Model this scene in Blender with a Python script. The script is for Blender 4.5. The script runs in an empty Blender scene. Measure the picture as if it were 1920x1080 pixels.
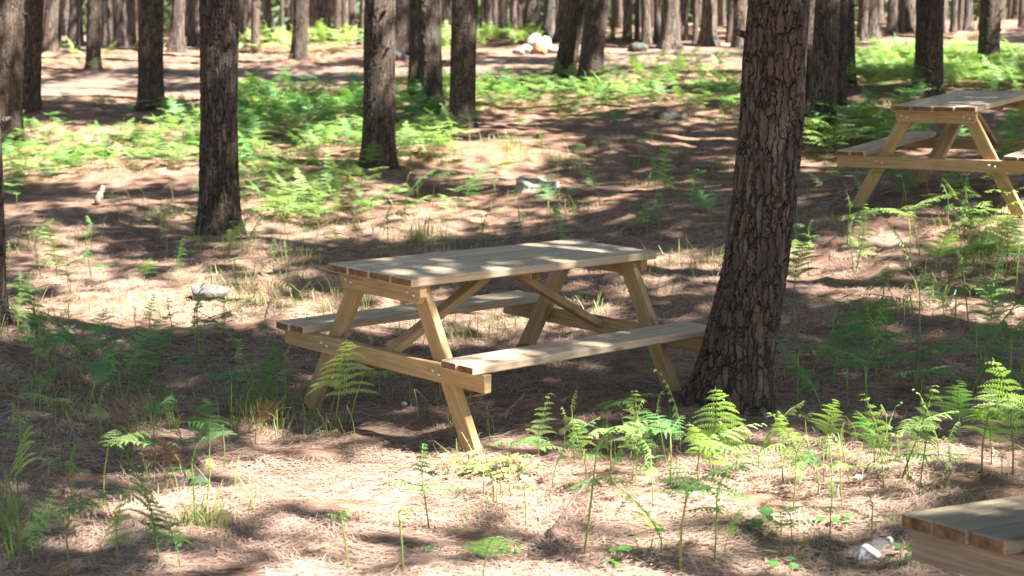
import bpy, math, random
import numpy as np
from mathutils import Vector, Matrix

random.seed(11)
rng = np.random.default_rng(11)
S = bpy.context.scene
COL = S.collection
F, PITCH, CAMH = 3142.0, 0.156, 1.936
CP, SP = math.cos(PITCH), math.sin(PITCH)
EL = math.radians(53)
SUN = np.array([0.90, -0.436, 0.0]); SUN /= np.linalg.norm(SUN)
SUN = np.array([SUN[0]*math.cos(EL), SUN[1]*math.cos(EL), math.sin(EL)])

# ------------------------------------------------------------------ noise and terrain
_tab = np.random.default_rng(5).random((256, 256))
def vnoise(x, y):
    x = np.asarray(x, float); y = np.asarray(y, float)
    xi = np.floor(x).astype(int); yi = np.floor(y).astype(int)
    fx = x-xi; fy = y-yi
    fx = fx*fx*(3-2*fx); fy = fy*fy*(3-2*fy)
    a = _tab[xi & 255, yi & 255]; b = _tab[(xi+1) & 255, yi & 255]
    c = _tab[xi & 255, (yi+1) & 255]; d = _tab[(xi+1) & 255, (yi+1) & 255]
    return (a*(1-fx)+b*fx)*(1-fy)+(c*(1-fx)+d*fx)*fy-0.5
def fbm(x, y, o=3):
    s = 0; a = 1.0
    for i in range(o):
        s = s+a*vnoise(x*2**i+17*i, y*2**i+31*i); a *= 0.5
    return s
def sstep(a, b, x):
    t = np.clip((x-a)/(b-a), 0, 1); return t*t*(3-2*t)
def terrain(x, y):
    x = np.asarray(x, float); y = np.asarray(y, float)
    yy = np.minimum(y, 34.0)
    up = 0.0705*np.log1p(np.exp(np.clip((yy-9.6)*1.6, -40, 60)))/1.6
    far = sstep(30, 38, y)
    up = up*(1-far)+far*1.74
    tilt = 0.026*np.clip(x, -8, 8)*sstep(9, 18, y)
    z = up+tilt
    z = z+0.32*np.exp(-((x-3.5)**2+(y-13.0)**2)/5.0)
    return z
MOUND = []
def path_mask(x, y):
    # a bare track that crosses the slope about 25-29 m away
    x = np.asarray(x, float); c = 27.9+1.9*np.tanh((x-0.3)/3.2)+0.25*np.sin(x*0.6)
    return 1-sstep(1.3, 2.2, np.abs(y-c)+0.5*vnoise(x*1.3, np.asarray(y, float)*1.3))
def ground(x, y):
    x = np.asarray(x, float); y = np.asarray(y, float)
    b = 0.14*fbm(x*0.5, y*0.5, 2)+0.05*fbm(x*1.5+9, y*1.9, 2)+0.034*fbm(x*7+3, y*7, 3)
    b = b*(1-0.55*path_mask(x, y))
    t0 = np.exp(-(((x-0.0)**2+(y-8.55)**2)/1.6)**2)          # level under the main table
    b = b*(1-0.75*t0)
    for mx, my, mr in MOUND: b = b+0.06*np.exp(-((x-mx)**2+(y-my)**2)/(mr*mr))
    return terrain(x, y)+b
def gz(x, y): return float(ground(x, y))
def ray(px, py):
    return np.array([(px-960)/F, CP+SP*(540-py)/F, -SP+CP*(540-py)/F])
_t = np.concatenate([np.arange(3, 40, 0.02), np.arange(40, 120, 0.25)])
def hit(px, py):
    d = ray(px, py)
    X, Y, Z = d[0]*_t, d[1]*_t, CAMH+d[2]*_t
    below = np.nonzero(Z < ground(X, Y))[0]
    i = below[0] if len(below) else len(_t)-1
    t = min(_t[i], 52.0) if len(below) else 46.0
    return float(d[0]*t), float(d[1]*t)
def to_px(x, y, z):
    dz = z-CAMH
    d = y*CP-dz*SP; u = y*SP+dz*CP
    return 960+F*x/d, 540-F*u/d

# ------------------------------------------------------------------ object helpers
def tag(o, label=None, cat=None, group=None, kind=None):
    if label: o['label'] = label
    if cat: o['category'] = cat
    if group: o['group'] = group
    if kind: o['kind'] = kind
    return o
def link(o, parent=None):
    COL.objects.link(o)
    if parent is not None: o.parent = parent
    return o
def obj(name, me, mat=None, parent=None, loc=(0, 0, 0), rot=(0, 0, 0)):
    o = bpy.data.objects.new(name, me); link(o, parent)
    o.location = loc; o.rotation_euler = rot
    if mat is not None and len(me.materials) == 0: me.materials.append(mat)
    return o
def empty(name, loc=(0, 0, 0), rot=(0, 0, 0)):
    o = bpy.data.objects.new(name, None); o.empty_display_size = 0.2; link(o)
    o.location = loc; o.rotation_euler = rot
    return o
class MB:
    def __init__(s): s.v = []; s.f = []; s.n = 0; s.mi = []
    def add(s, v, f, mi=0):
        s.v.append(np.asarray(v, float).reshape(-1, 3)); s.f += [[i+s.n for i in q] for q in f]
        s.mi += [mi]*len(f); s.n += len(s.v[-1])
    def mesh(s, name, smooth=False):
        me = bpy.data.meshes.new(name)
        me.from_pydata(np.concatenate(s.v).tolist(), [], s.f); 
        if smooth: me.polygons.foreach_set('use_smooth', [True]*len(me.polygons))
        if any(s.mi): me.polygons.foreach_set('material_index', s.mi)
        me.update(); return me
def quads_mesh(name, V, n=4, smooth=False):
    """V: (N, n, 3) separate polygons"""
    N = len(V); me = bpy.data.meshes.new(name)
    me.vertices.add(N*n); me.vertices.foreach_set('co', np.asarray(V, np.float32).reshape(-1))
    me.loops.add(N*n); me.loops.foreach_set('vertex_index', np.arange(N*n, dtype=np.int32))
    me.polygons.add(N); me.polygons.foreach_set('loop_start', np.arange(0, N*n, n, dtype=np.int32))
    me.update(calc_edges=True); return me
def box(mb, c, size, R=None, bev=0.004, mi=0, mi_end=None, chamf=None, jit=0.0):
    """bevelled box along local axes; chamf trims the two lower corners at +-y (an apron)"""
    hx, hy, hz = [s/2 for s in size]; b = min(bev, hx*.4, hy*.4, hz*.4)
    # profile in (y, z), extruded along x with bevelled ends
    if chamf:
        cy, cz = chamf
        prof = [(-hy, hz), (-hy, -hz+cz), (-hy+cy, -hz), (hy-cy, -hz), (hy, -hz+cz), (hy, hz)]
    else:
        prof = [(-hy+b, hz), (-hy, hz-b), (-hy, -hz+b), (-hy+b, -hz), (hy-b, -hz), (hy, -hz+b), (hy, hz-b), (hy-b, hz)]
    n = len(prof); P = np.array(prof)
    sc = np.array([(hy-b)/hy, (hz-b)/hz])
    rings = [(-hx, P*sc), (-hx+b, P), (hx-b, P), (hx, P*sc)]
    v = np.array([[x, p[0], p[1]] for x, pr in rings for p in pr])
    if jit: v[:, 0] += np.where(v[:, 0] < 0, 1, -1)*jit
    f = []
    for k in range(3):
        for i in range(n):
            j = (i+1) % n
            f.append([k*n+i, (k+1)*n+i, (k+1)*n+j, k*n+j])
    if R is not None: v = v @ np.asarray(R).T
    v = v+np.asarray(c)
    n0 = mb.n; mb.add(v, f, mi); me_ = mi if mi_end is None else mi_end
    mb.f += [[i+n0 for i in range(n-1, -1, -1)], [i+n0 for i in range(3*n, 4*n)]]; mb.mi += [me_]*2
def tube(mb, pts, rad, seg=6, cap=True, mi=0):
    pts = np.asarray(pts, float); n = len(pts)
    rad = np.broadcast_to(np.asarray(rad, float), (n,))
    T = np.gradient(pts, axis=0); T /= np.linalg.norm(T, axis=1)[:, None]+1e-9
    ref = np.array([0.31, 0.9, 0.2]); v = []
    for i in range(n):
        a = np.cross(T[i], ref); a /= np.linalg.norm(a)+1e-9; b = np.cross(T[i], a)
        for k in range(seg):
            t = 2*math.pi*k/seg; v.append(pts[i]+rad[i]*(math.cos(t)*a+math.sin(t)*b))
    f = [[i*seg+k, i*seg+(k+1) % seg, (i+1)*seg+(k+1) % seg, (i+1)*seg+k] for i in range(n-1) for k in range(seg)]
    if cap: f += [list(range(seg-1, -1, -1)), [(n-1)*seg+k for k in range(seg)]]
    mb.add(v, f, mi)

# ------------------------------------------------------------------ materials
def new_mat(name):
    m = bpy.data.materials.new(name); m.use_nodes = True
    nt = m.node_tree; nt.nodes.clear()
    out = nt.nodes.new('ShaderNodeOutputMaterial')
    return m, nt, out
def N(nt, t, **kw):
    n = nt.nodes.new(t)
    for k, v in kw.items():
        if k.startswith('i_'): n.inputs[k[2:].replace('_', ' ')].default_value = v
        else: setattr(n, k, v)
    return n
def L(nt, a, b): nt.links.new(a, b)
def ramp(nt, fac, stops, interp='LINEAR'):
    r = N(nt, 'ShaderNodeValToRGB'); cr = r.color_ramp; cr.interpolation = interp
    while len(cr.elements) < len(stops): cr.elements.new(0.5)
    for e, (p, c) in zip(cr.elements, stops):
        e.position = p; e.color = (*c, 1) if len(c) == 3 else c
    L(nt, fac, r.inputs[0]); return r
def mapping(nt, src, scale=(1, 1, 1), loc=(0, 0, 0), rot=(0, 0, 0)):
    m = N(nt, 'ShaderNodeMapping'); m.inputs['Scale'].default_value = scale
    m.inputs['Location'].default_value = loc; m.inputs['Rotation'].default_value = rot
    L(nt, src, m.inputs['Vector']); return m.outputs[0]
def noise(nt, vec, scale, detail=4, rough=0.55, dist=0.0):
    n = N(nt, 'ShaderNodeTexNoise'); n.inputs['Scale'].default_value = scale; n.inputs['Detail'].default_value = detail
    n.inputs['Roughness'].default_value = rough; n.inputs['Distortion'].default_value = dist
    L(nt, vec, n.inputs['Vector']); return n
def math_(nt, op, a, b=None, clamp=False):
    m = N(nt, 'ShaderNodeMath', operation=op, use_clamp=clamp)
    for i, s in enumerate((a, b)):
        if s is None: continue
        if isinstance(s, (int, float)): m.inputs[i].default_value = s
        else: L(nt, s, m.inputs[i])
    return m.outputs[0]
def mixc(nt, fac, a, b, blend='MIX'):
    m = N(nt, 'ShaderNodeMix', data_type='RGBA', blend_type=blend)
    for i, s in ((0, fac), (6, a), (7, b)):
        if isinstance(s, (int, float)): m.inputs[i].default_value = s
        elif isinstance(s, tuple): m.inputs[i].default_value = (*s, 1)
        else: L(nt, s, m.inputs[i])
    return m.outputs[2]
def principled(nt, out, rough=0.8, spec=0.3):
    p = N(nt, 'ShaderNodeBsdfPrincipled'); p.inputs['Roughness'].default_value = rough
    p.inputs['Specular IOR Level'].default_value = spec
    L(nt, p.outputs[0], out.inputs['Surface']); return p

def bark_material(name, scale=17.0, disp=0.022, true_disp=False, gain=1.0, cast=(1, 1, 1)):
    m, nt, out = new_mat(name); p = principled(nt, out, 0.92, 0.15)
    tc = N(nt, 'ShaderNodeTexCoord'); oi = N(nt, 'ShaderNodeObjectInfo')
    off = N(nt, 'ShaderNodeVectorMath', operation='SCALE'); off.inputs[0].default_value = (31, 17, 43)
    L(nt, oi.outputs['Random'], off.inputs['Scale'])
    add = N(nt, 'ShaderNodeVectorMath', operation='ADD'); L(nt, tc.outputs['Object'], add.inputs[0]); L(nt, off.outputs[0], add.inputs[1])
    base = add.outputs[0]
    nz = noise(nt, base, 9, 3)
    wob = N(nt, 'ShaderNodeVectorMath', operation='MULTIPLY_ADD')
    L(nt, nz.outputs['Color'], wob.inputs[0]); wob.inputs[1].default_value = (.05, .05, .16); L(nt, base, wob.inputs[2])
    nz2 = noise(nt, base, 34, 3, 0.6)
    wob2 = N(nt, 'ShaderNodeVectorMath', operation='MULTIPLY_ADD')
    L(nt, nz2.outputs['Color'], wob2.inputs[0]); wob2.inputs[1].default_value = (.022, .022, .06); L(nt, wob.outputs[0], wob2.inputs[2])
    vec = mapping(nt, wob2.outputs[0], (1, 1, 0.17))
    vo = N(nt, 'ShaderNodeTexVoronoi', feature='DISTANCE_TO_EDGE'); vo.inputs['Scale'].default_value = scale; L(nt, vec, vo.inputs['Vector'])
    vc = N(nt, 'ShaderNodeTexVoronoi', feature='F1'); vc.inputs['Scale'].default_value = scale; L(nt, vec, vc.inputs['Vector'])
    vo2 = N(nt, 'ShaderNodeTexVoronoi', feature='DISTANCE_TO_EDGE'); vo2.inputs['Scale'].default_value = scale*2.3; L(nt, vec, vo2.inputs['Vector'])
    fine = noise(nt, mapping(nt, base, (1, 1, 0.5)), 60, 5, 0.65)
    mid = noise(nt, mapping(nt, base, (1, 1, 0.3)), 14, 4, 0.6)
    crack = N(nt, 'ShaderNodeMapRange'); crack.inputs['From Min'].default_value = 0.0; crack.inputs['From Max'].default_value = 0.13; crack.interpolation_type = 'SMOOTHSTEP'
    L(nt, vo.outputs['Distance'], crack.inputs['Value'])
    cw = N(nt, 'ShaderNodeMapRange'); cw.inputs['From Min'].default_value = 0.3; cw.inputs['From Max'].default_value = 0.7; cw.inputs['To Min'].default_value = 0.015; cw.inputs['To Max'].default_value = 0.17
    L(nt, mid.outputs['Fac'], cw.inputs['Value']); L(nt, cw.outputs[0], crack.inputs['From Max'])
    crack2 = N(nt, 'ShaderNodeMapRange'); crack2.inputs['From Max'].default_value = 0.10
    L(nt, vo2.outputs['Distance'], crack2.inputs['Value'])
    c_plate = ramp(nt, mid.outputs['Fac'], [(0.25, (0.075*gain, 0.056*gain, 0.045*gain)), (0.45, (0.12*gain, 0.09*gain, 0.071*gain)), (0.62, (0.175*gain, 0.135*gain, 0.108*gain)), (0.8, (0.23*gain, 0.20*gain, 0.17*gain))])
    sep = N(nt, 'ShaderNodeSeparateColor'); L(nt, vc.outputs['Color'], sep.inputs[0])
    tint = ramp(nt, sep.outputs[0], [(0, (0.75, 0.74, 0.74)), (0.5, (1, 0.96, 0.92)), (1, (1.15, 1.0, 0.88))])
    c1 = mixc(nt, 1.0, c_plate.outputs[0], tint.outputs[0], 'MULTIPLY')
    fr = ramp(nt, fine.outputs['Fac'], [(0.3, (0.6, 0.6, 0.6)), (0.7, (1.25, 1.25, 1.25))])
    c1 = mixc(nt, 0.8, c1, fr.outputs[0], 'MULTIPLY')
    c2 = mixc(nt, math_(nt, 'MULTIPLY_ADD', crack2.outputs[0], 0.5), mixc(nt, 1.0, c1, (0.55, 0.5, 0.47), 'MULTIPLY'), c1)
    nt.nodes[-1]
    col = mixc(nt, crack.outputs[0], (0.05, 0.040, 0.034), c1)
    lich = noise(nt, base, 3.2, 5, 0.7)
    lm = ramp(nt, lich.outputs['Fac'], [(0.55, (0, 0, 0)), (0.72, (0.55, 0.55, 0.55))])
    lm2 = math_(nt, 'MULTIPLY', lm.outputs[0], crack.outputs[0])
    col = mixc(nt, lm2, col, (0.19*gain, 0.185*gain, 0.165*gain))
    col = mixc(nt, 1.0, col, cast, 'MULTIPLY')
    L(nt, col, p.inputs['Base Color'])
    h = math_(nt, 'ADD', crack.outputs[0], math_(nt, 'MULTIPLY', fine.outputs['Fac'], 0.35))
    h = math_(nt, 'ADD', h, math_(nt, 'MULTIPLY', crack2.outputs[0], 0.25))
    h = math_(nt, 'ADD', h, math_(nt, 'MULTIPLY', mid.outputs['Fac'], 0.5))
    d = N(nt, 'ShaderNodeDisplacement'); d.inputs['Scale'].default_value = disp; d.inputs['Midlevel'].default_value = 0.9
    L(nt, h, d.inputs['Height']); L(nt, d.outputs[0], out.inputs['Displacement'])
    m.displacement_method = 'BOTH' if true_disp else 'BUMP'
    return m
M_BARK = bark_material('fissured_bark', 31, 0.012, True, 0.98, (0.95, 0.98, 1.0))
M_BARKF = bark_material('distant_bark', 14, 0.015, False, 1.3, (0.92, 0.98, 1.04))  # gain lightens far bark to stand for sun on the trunks

def leaf_material(name, cols, trans=0.45, rough=0.5, spec=0.35, tcol=None):
    m, nt, out = new_mat(name)
    geo = N(nt, 'ShaderNodeNewGeometry'); oi = N(nt, 'ShaderNodeObjectInfo')
    f = math_(nt, 'FRACT', math_(nt, 'ADD', math_(nt, 'MULTIPLY', geo.outputs['Random Per Island'], 0.45), math_(nt, 'MULTIPLY', oi.outputs['Random'], 0.55)))
    c = ramp(nt, f, [(i/(len(cols)-1), k) for i, k in enumerate(cols)])
    p = N(nt, 'ShaderNodeBsdfPrincipled'); p.inputs['Roughness'].default_value = rough; p.inputs['Specular IOR Level'].default_value = spec
    L(nt, c.outputs[0], p.inputs['Base Color'])
    t = N(nt, 'ShaderNodeBsdfTranslucent')
    tc = mixc(nt, 1.0, c.outputs[0], tcol or (1.25, 1.35, 0.55), 'MULTIPLY'); L(nt, tc, t.inputs['Color'])
    mx = N(nt, 'ShaderNodeMixShader'); mx.inputs[0].default_value = trans
    L(nt, p.outputs[0], mx.inputs[1]); L(nt, t.outputs[0], mx.inputs[2]); L(nt, mx.outputs[0], out.inputs['Surface'])
    return m
M_FERN = leaf_material('bracken_green', [(0.08, 0.21, 0.075), (0.12, 0.28, 0.09), (0.16, 0.32, 0.10), (0.10, 0.25, 0.09)])  # deep green pushed bluer, the cool of shade put into the colour
M_FERNY = leaf_material('young_sunlit_bracken_green', [(0.26, 0.42, 0.13), (0.36, 0.50, 0.20), (0.30, 0.46, 0.14)], rough=0.45)  # yellow-green of young fronds, paled further to stand for sunlight on them
M_FERNL = leaf_material('light_bracken_green', [(0.14, 0.26, 0.07), (0.22, 0.35, 0.10), (0.29, 0.41, 0.14), (0.18, 0.30, 0.085)])
M_DRY = leaf_material('dry_bracken_brown', [(0.16, 0.09, 0.05), (0.27, 0.16, 0.10), (0.33, 0.22, 0.14)], trans=0.2, tcol=(1.1, 0.9, 0.7))
M_STALK = leaf_material('fern_stalk_green', [(0.20, 0.29, 0.07), (0.26, 0.33, 0.09)], trans=0.1)
M_GRASS = leaf_material('grass_green', [(0.10, 0.22, 0.04), (0.20, 0.32, 0.07), (0.38, 0.34, 0.17), (0.14, 0.26, 0.05), (0.33, 0.27, 0.15)], trans=0.4)
M_NEEDLE = leaf_material('pine_needle_green', [(0.035, 0.075, 0.02), (0.05, 0.10, 0.03), (0.07, 0.11, 0.035)], trans=0.25, rough=0.6)
M_BROAD = leaf_material('broad_leaf_green', [(0.07, 0.22, 0.05), (0.12, 0.28, 0.07)], trans=0.4)
M_PALE = leaf_material('pale_leaf_green', [(0.30, 0.42, 0.13), (0.42, 0.5, 0.2), (0.5, 0.55, 0.3)], trans=0.35)
M_UNDER = leaf_material('understorey_leaf', [(0.06, 0.11, 0.05), (0.11, 0.16, 0.08), (0.17, 0.20, 0.12)], trans=0.35)
M_STRAW = leaf_material('fallen_needle', [(0.12, 0.066, 0.044), (0.26, 0.16, 0.112), (0.42, 0.278, 0.208), (0.53, 0.385, 0.295), (0.19, 0.105, 0.072)], trans=0.0, rough=0.6, tcol=(1, 1, 1))

def ground_material():
    m, nt, out = new_mat('pine_litter_ground'); p = principled(nt, out, 0.95, 0.1)
    tc = N(nt, 'ShaderNodeTexCoord'); o = tc.outputs['Object']
    big = noise(nt, o, 0.55, 4, 0.6)
    med = noise(nt, o, 4.5, 5, 0.65)
    warp = noise(nt, o, 2.2, 2)
    # needle streaks: three stretched noises turned against one another, chosen by a patchy mask
    wv = N(nt, 'ShaderNodeVectorMath', operation='MULTIPLY_ADD'); L(nt, warp.outputs['Color'], wv.inputs[0]); wv.inputs[1].default_value = (.35, .35, .1); L(nt, o, wv.inputs[2])
    st = []
    for a in (0.25, 1.35, 2.45):
        st.append(noise(nt, mapping(nt, wv.outputs[0], (9, 130, 30), rot=(0, 0, a)), 1.0, 3, 0.6).outputs['Fac'])
    s = math_(nt, 'MAXIMUM', math_(nt, 'MAXIMUM', st[0], st[1]), st[2])
    f = math_(nt, 'ADD', math_(nt, 'MULTIPLY', s, 0.75), math_(nt, 'MULTIPLY', med.outputs['Fac'], 0.42))
    c = ramp(nt, f, [(0.46, (0.050, 0.029, 0.021)), (0.58, (0.17, 0.103, 0.074)), (0.68, (0.31, 0.20, 0.146)), (0.80, (0.47, 0.335, 0.255))])
    t = ramp(nt, big.outputs['Fac'], [(0.3, (0.78, 0.72, 0.70)), (0.5, (1, 0.97, 0.93)), (0.7, (1.1, 0.98, 0.86))])
    c1 = mixc(nt, 1.0, c.outputs[0], t.outputs[0], 'MULTIPLY')
    # patches of low moss and thin grass
    gm = ramp(nt, noise(nt, o, 0.9, 6, 0.7).outputs['Fac'], [(0.56, (0, 0, 0)), (0.70, (0.35, 0.35, 0.35))])
    c1 = mixc(nt, gm.outputs[0], c1, (0.11, 0.12, 0.045))
    # trodden bare earth on the track
    at = N(nt, 'ShaderNodeAttribute', attribute_name='track')
    pc = ramp(nt, med.outputs['Fac'], [(0.3, (0.17, 0.115, 0.088)), (0.7, (0.31, 0.225, 0.17))])
    c2 = mixc(nt, math_(nt, 'MULTIPLY', at.outputs['Fac'], 0.85), c1, pc.outputs[0])
    L(nt, c2, p.inputs['Base Color'])
    b = N(nt, 'ShaderNodeBump'); b.inputs['Strength'].default_value = 0.9; b.inputs['Distance'].default_value = 0.02
    L(nt, math_(nt, 'ADD', s, math_(nt, 'MULTIPLY', med.outputs['Fac'], 1.4)), b.inputs['Height']); L(nt, b.outputs[0], p.inputs['Normal'])
    return m
M_GROUND = ground_material()

def wood_material(name, a, b, c, dark):
    m, nt, out = new_mat(name); p = principled(nt, out, 0.7, 0.3)
    tc = N(nt, 'ShaderNodeTexCoord'); geo = N(nt, 'ShaderNodeNewGeometry')
    at = N(nt, 'ShaderNodeAttribute', attribute_name='grain')
    sc = N(nt, 'ShaderNodeVectorMath', operation='SCALE'); sc.inputs[0].default_value = (13, 7, 19); L(nt, geo.outputs['Random Per Island'], sc.inputs['Scale'])
    ad = N(nt, 'ShaderNodeVectorMath', operation='ADD'); L(nt, at.outputs['Vector'], ad.inputs[0]); L(nt, sc.outputs[0], ad.inputs[1])
    v = ad.outputs[0]
    w = noise(nt, mapping(nt, v, (1.2, 9, 9)), 1.0, 2)
    wv = N(nt, 'ShaderNodeVectorMath', operation='MULTIPLY_ADD'); L(nt, w.outputs['Color'], wv.inputs[0]); wv.inputs[1].default_value = (.0, .05, .05); L(nt, v, wv.inputs[2])
    g = noise(nt, mapping(nt, wv.outputs[0], (2.2, 75, 75)), 1.0, 4, 0.6)
    fine = noise(nt, mapping(nt, v, (6, 260, 260)), 1.0, 3, 0.6)
    col = ramp(nt, g.outputs['Fac'], [(0.28, a), (0.5, b), (0.72, c)])
    tint = ramp(nt, geo.outputs['Random Per Island'], [(0, (0.82, 0.80, 0.80)), (0.35, (1.0, 0.97, 0.92)), (0.7, (1.08, 1.0, 0.90)), (1, (0.92, 0.95, 0.98))])
    cc = mixc(nt, 1.0, col.outputs[0], tint.outputs[0], 'MULTIPLY')
    fr = ramp(nt, fine.outputs['Fac'], [(0.35, (0.72, 0.70, 0.68)), (0.6, (1.08, 1.08, 1.08))])
    cc = mixc(nt, 0.6, cc, fr.outputs[0], 'MULTIPLY')
    # knots and damp stains
    kv = N(nt, 'ShaderNodeTexVoronoi', feature='F1'); kv.inputs['Scale'].default_value = 1.0
    L(nt, mapping(nt, v, (3.2, 8, 8)), kv.inputs['Vector'])
    km = ramp(nt, kv.outputs['Distance'], [(0.07, (0.8, 0.8, 0.8)), (0.17, (0, 0, 0))])
    cc = mixc(nt, km.outputs[0], cc, dark)
    sm = ramp(nt, noise(nt, mapping(nt, v, (1.5, 5, 5)), 1.3, 5, 0.7).outputs['Fac'], [(0.58, (0, 0, 0)), (0.75, (0.5, 0.5, 0.5))])
    cc = mixc(nt, sm.outputs[0], cc, dark)
    L(nt, cc, p.inputs['Base Color'])
    bp = N(nt, 'ShaderNodeBump'); bp.inputs['Strength'].default_value = 0.35; bp.inputs['Distance'].default_value = 0.003
    L(nt, math_(nt, 'ADD', g.outputs['Fac'], fine.outputs['Fac']), bp.inputs['Height']); L(nt, bp.outputs[0], p.inputs['Normal'])
    return m
M_WOODT = wood_material('weathered_top_planks', (0.42, 0.33, 0.235), (0.56, 0.45, 0.33), (0.64, 0.53, 0.40), (0.28, 0.19, 0.12))
M_WOOD = wood_material('treated_pine_timber', (0.34, 0.228, 0.11), (0.44, 0.31, 0.16), (0.51, 0.38, 0.215), (0.19, 0.115, 0.05))
M_WOODOLD = wood_material('grey_weathered_planks', (0.22, 0.185, 0.14), (0.33, 0.28, 0.21), (0.43, 0.37, 0.285), (0.12, 0.09, 0.065))
def plain(name, col, rough=0.8, spec=0.3, metal=0.0, var=0.25, scale=30, bump=0.0):
    m, nt, out = new_mat(name); p = principled(nt, out, rough, spec); p.inputs['Metallic'].default_value = metal
    tc = N(nt, 'ShaderNodeTexCoord'); n = noise(nt, tc.outputs['Object'], scale, 5, 0.65)
    lo = tuple(c*(1-var) for c in col); hi = tuple(min(c*(1+var), 0.95) for c in col)
    c = ramp(nt, n.outputs['Fac'], [(0.3, lo), (0.7, hi)]); L(nt, c.outputs[0], p.inputs['Base Color'])
    if bump:
        b = N(nt, 'ShaderNodeBump'); b.inputs['Distance'].default_value = bump; L(nt, n.outputs['Fac'], b.inputs['Height']); L(nt, b.outputs[0], p.inputs['Normal'])
    return m
M_END = plain('dark_end_grain', (0.20, 0.115, 0.055), 0.85, 0.2, 0, 0.6, 22)
M_ENDL = plain('pale_end_grain', (0.40, 0.28, 0.15), 0.85, 0.2, 0, 0.5, 22)
M_BOLT = plain('zinc_bolt', (0.62, 0.62, 0.6), 0.4, 0.5, 0.85, 0.1)
M_ROCK = plain('grey_rock', (0.15, 0.145, 0.14), 0.9, 0.2, 0, 0.4, 14, 0.02)
M_WROCK = plain('pale_quarried_rock', (0.36, 0.335, 0.305), 0.9, 0.2, 0, 0.2, 6, 0.03)
M_DROCK = plain('dark_mossy_stone', (0.085, 0.085, 0.07), 0.95, 0.2, 0, 0.5, 10, 0.03)
M_RROCK = plain('rusty_stone', (0.40, 0.19, 0.09), 0.9, 0.2, 0, 0.4, 10, 0.02)
M_LOG = plain('bleached_stump_wood', (0.42, 0.375, 0.29), 0.9, 0.2, 0, 0.35, 18, 0.02)
M_LOGD = plain('stump_dark_brown', (0.16, 0.09, 0.05), 0.95, 0.1, 0, 0.5, 18, 0.02)
M_STICK = plain('dead_stick_wood', (0.30, 0.23, 0.185), 0.9, 0.2, 0, 0.4, 30, 0.01)
M_PAPER = plain('white_paper', (0.82, 0.82, 0.80), 0.8, 0.3, 0, 0.05)

# ------------------------------------------------------------------ ground
def axis(parts):
    out = []
    for a, b, n in parts: out += list(np.linspace(a, b, n, endpoint=False))
    return np.array(out+[parts[-1][1]])
def build_ground():
    xs = axis([(-170, -40, 16), (-40, -12, 40), (-12, -4.5, 90), (-4.5, 4.5, 230), (4.5, 12, 90), (12, 40, 40), (40, 170, 16)])
    ys = axis([(-60, 0, 16), (0, 4.5, 24), (4.5, 10, 150), (10, 16, 110), (16, 34, 170), (34, 60, 40), (60, 210, 24)])
    X, Y = np.meshgrid(xs, ys); Z = ground(X, Y)
    nx, ny = len(xs), len(ys)
    V = np.stack([X, Y, Z], -1).reshape(-1, 3)
    i = np.arange(nx*ny).reshape(ny, nx)
    Q = np.stack([i[:-1, :-1], i[:-1, 1:], i[1:, 1:], i[1:, :-1]], -1).reshape(-1, 4)
    me = bpy.data.meshes.new('ground')
    me.vertices.add(len(V)); me.vertices.foreach_set('co', V.astype(np.float32).reshape(-1))
    me.loops.add(Q.size); me.loops.foreach_set('vertex_index', Q.astype(np.int32).reshape(-1))
    me.polygons.add(len(Q)); me.polygons.foreach_set('loop_start', np.arange(0, Q.size, 4, dtype=np.int32))
    me.update(calc_edges=True); me.polygons.foreach_set('use_smooth', [True]*len(Q))
    a = me.attributes.new('track', 'FLOAT', 'POINT'); a.data.foreach_set('value', path_mask(X, Y).reshape(-1).astype(np.float32))
    o = obj('ground', me, M_GROUND); tag(o, kind='structure', label='forest floor of brown fallen pine needles')

# ------------------------------------------------------------------ picnic tables
def grain_attr(me, boards):
    """boards: list of (vertex count, origin, 3x3 axes): local grain coordinates, x along the grain"""
    a = me.attributes.new('grain', 'FLOAT_VECTOR', 'POINT')
    co = np.zeros(len(me.vertices)*3, np.float32); me.vertices.foreach_get('co', co); co = co.reshape(-1, 3)
    out = np.zeros_like(co); k = 0
    for n, o, R in boards:
        out[k:k+n] = (co[k:k+n]-np.asarray(o)) @ np.asarray(R); k += n
    a.data.foreach_set('vector', out.reshape(-1))
IX = np.eye(3); IY = np.array([[0, -1, 0], [1, 0, 0], [0, 0, 1.0]])
def timber(name, parent, parts, mat, end, bev=0.004):
    mb = MB(); bl = []
    for c, size, R, ch in parts:
        n0 = mb.n; box(mb, c, size, IX if ch else R, bev, 0, None if ch else 1, ch); bl.append((mb.n-n0, c, R if R is not None else IX))
    me = mb.mesh(name); grain_attr(me, bl); me.materials.append(mat); me.materials.append(end)
    return obj(name, me, None, parent)
def axes_from(d, side):
    d = np.asarray(d, float)/np.linalg.norm(d); s = np.asarray(side, float); s = s-d*(s@d); s /= np.linalg.norm(s)
    return np.stack([d, s, np.cross(d, s)], 1)
def fit_euler(ax, ay, yaw):
    return tuple((Matrix.Rotation(ax, 3, 'X') @ Matrix.Rotation(ay, 3, 'Y') @ Matrix.Rotation(yaw, 3, 'Z')).to_euler())
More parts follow.
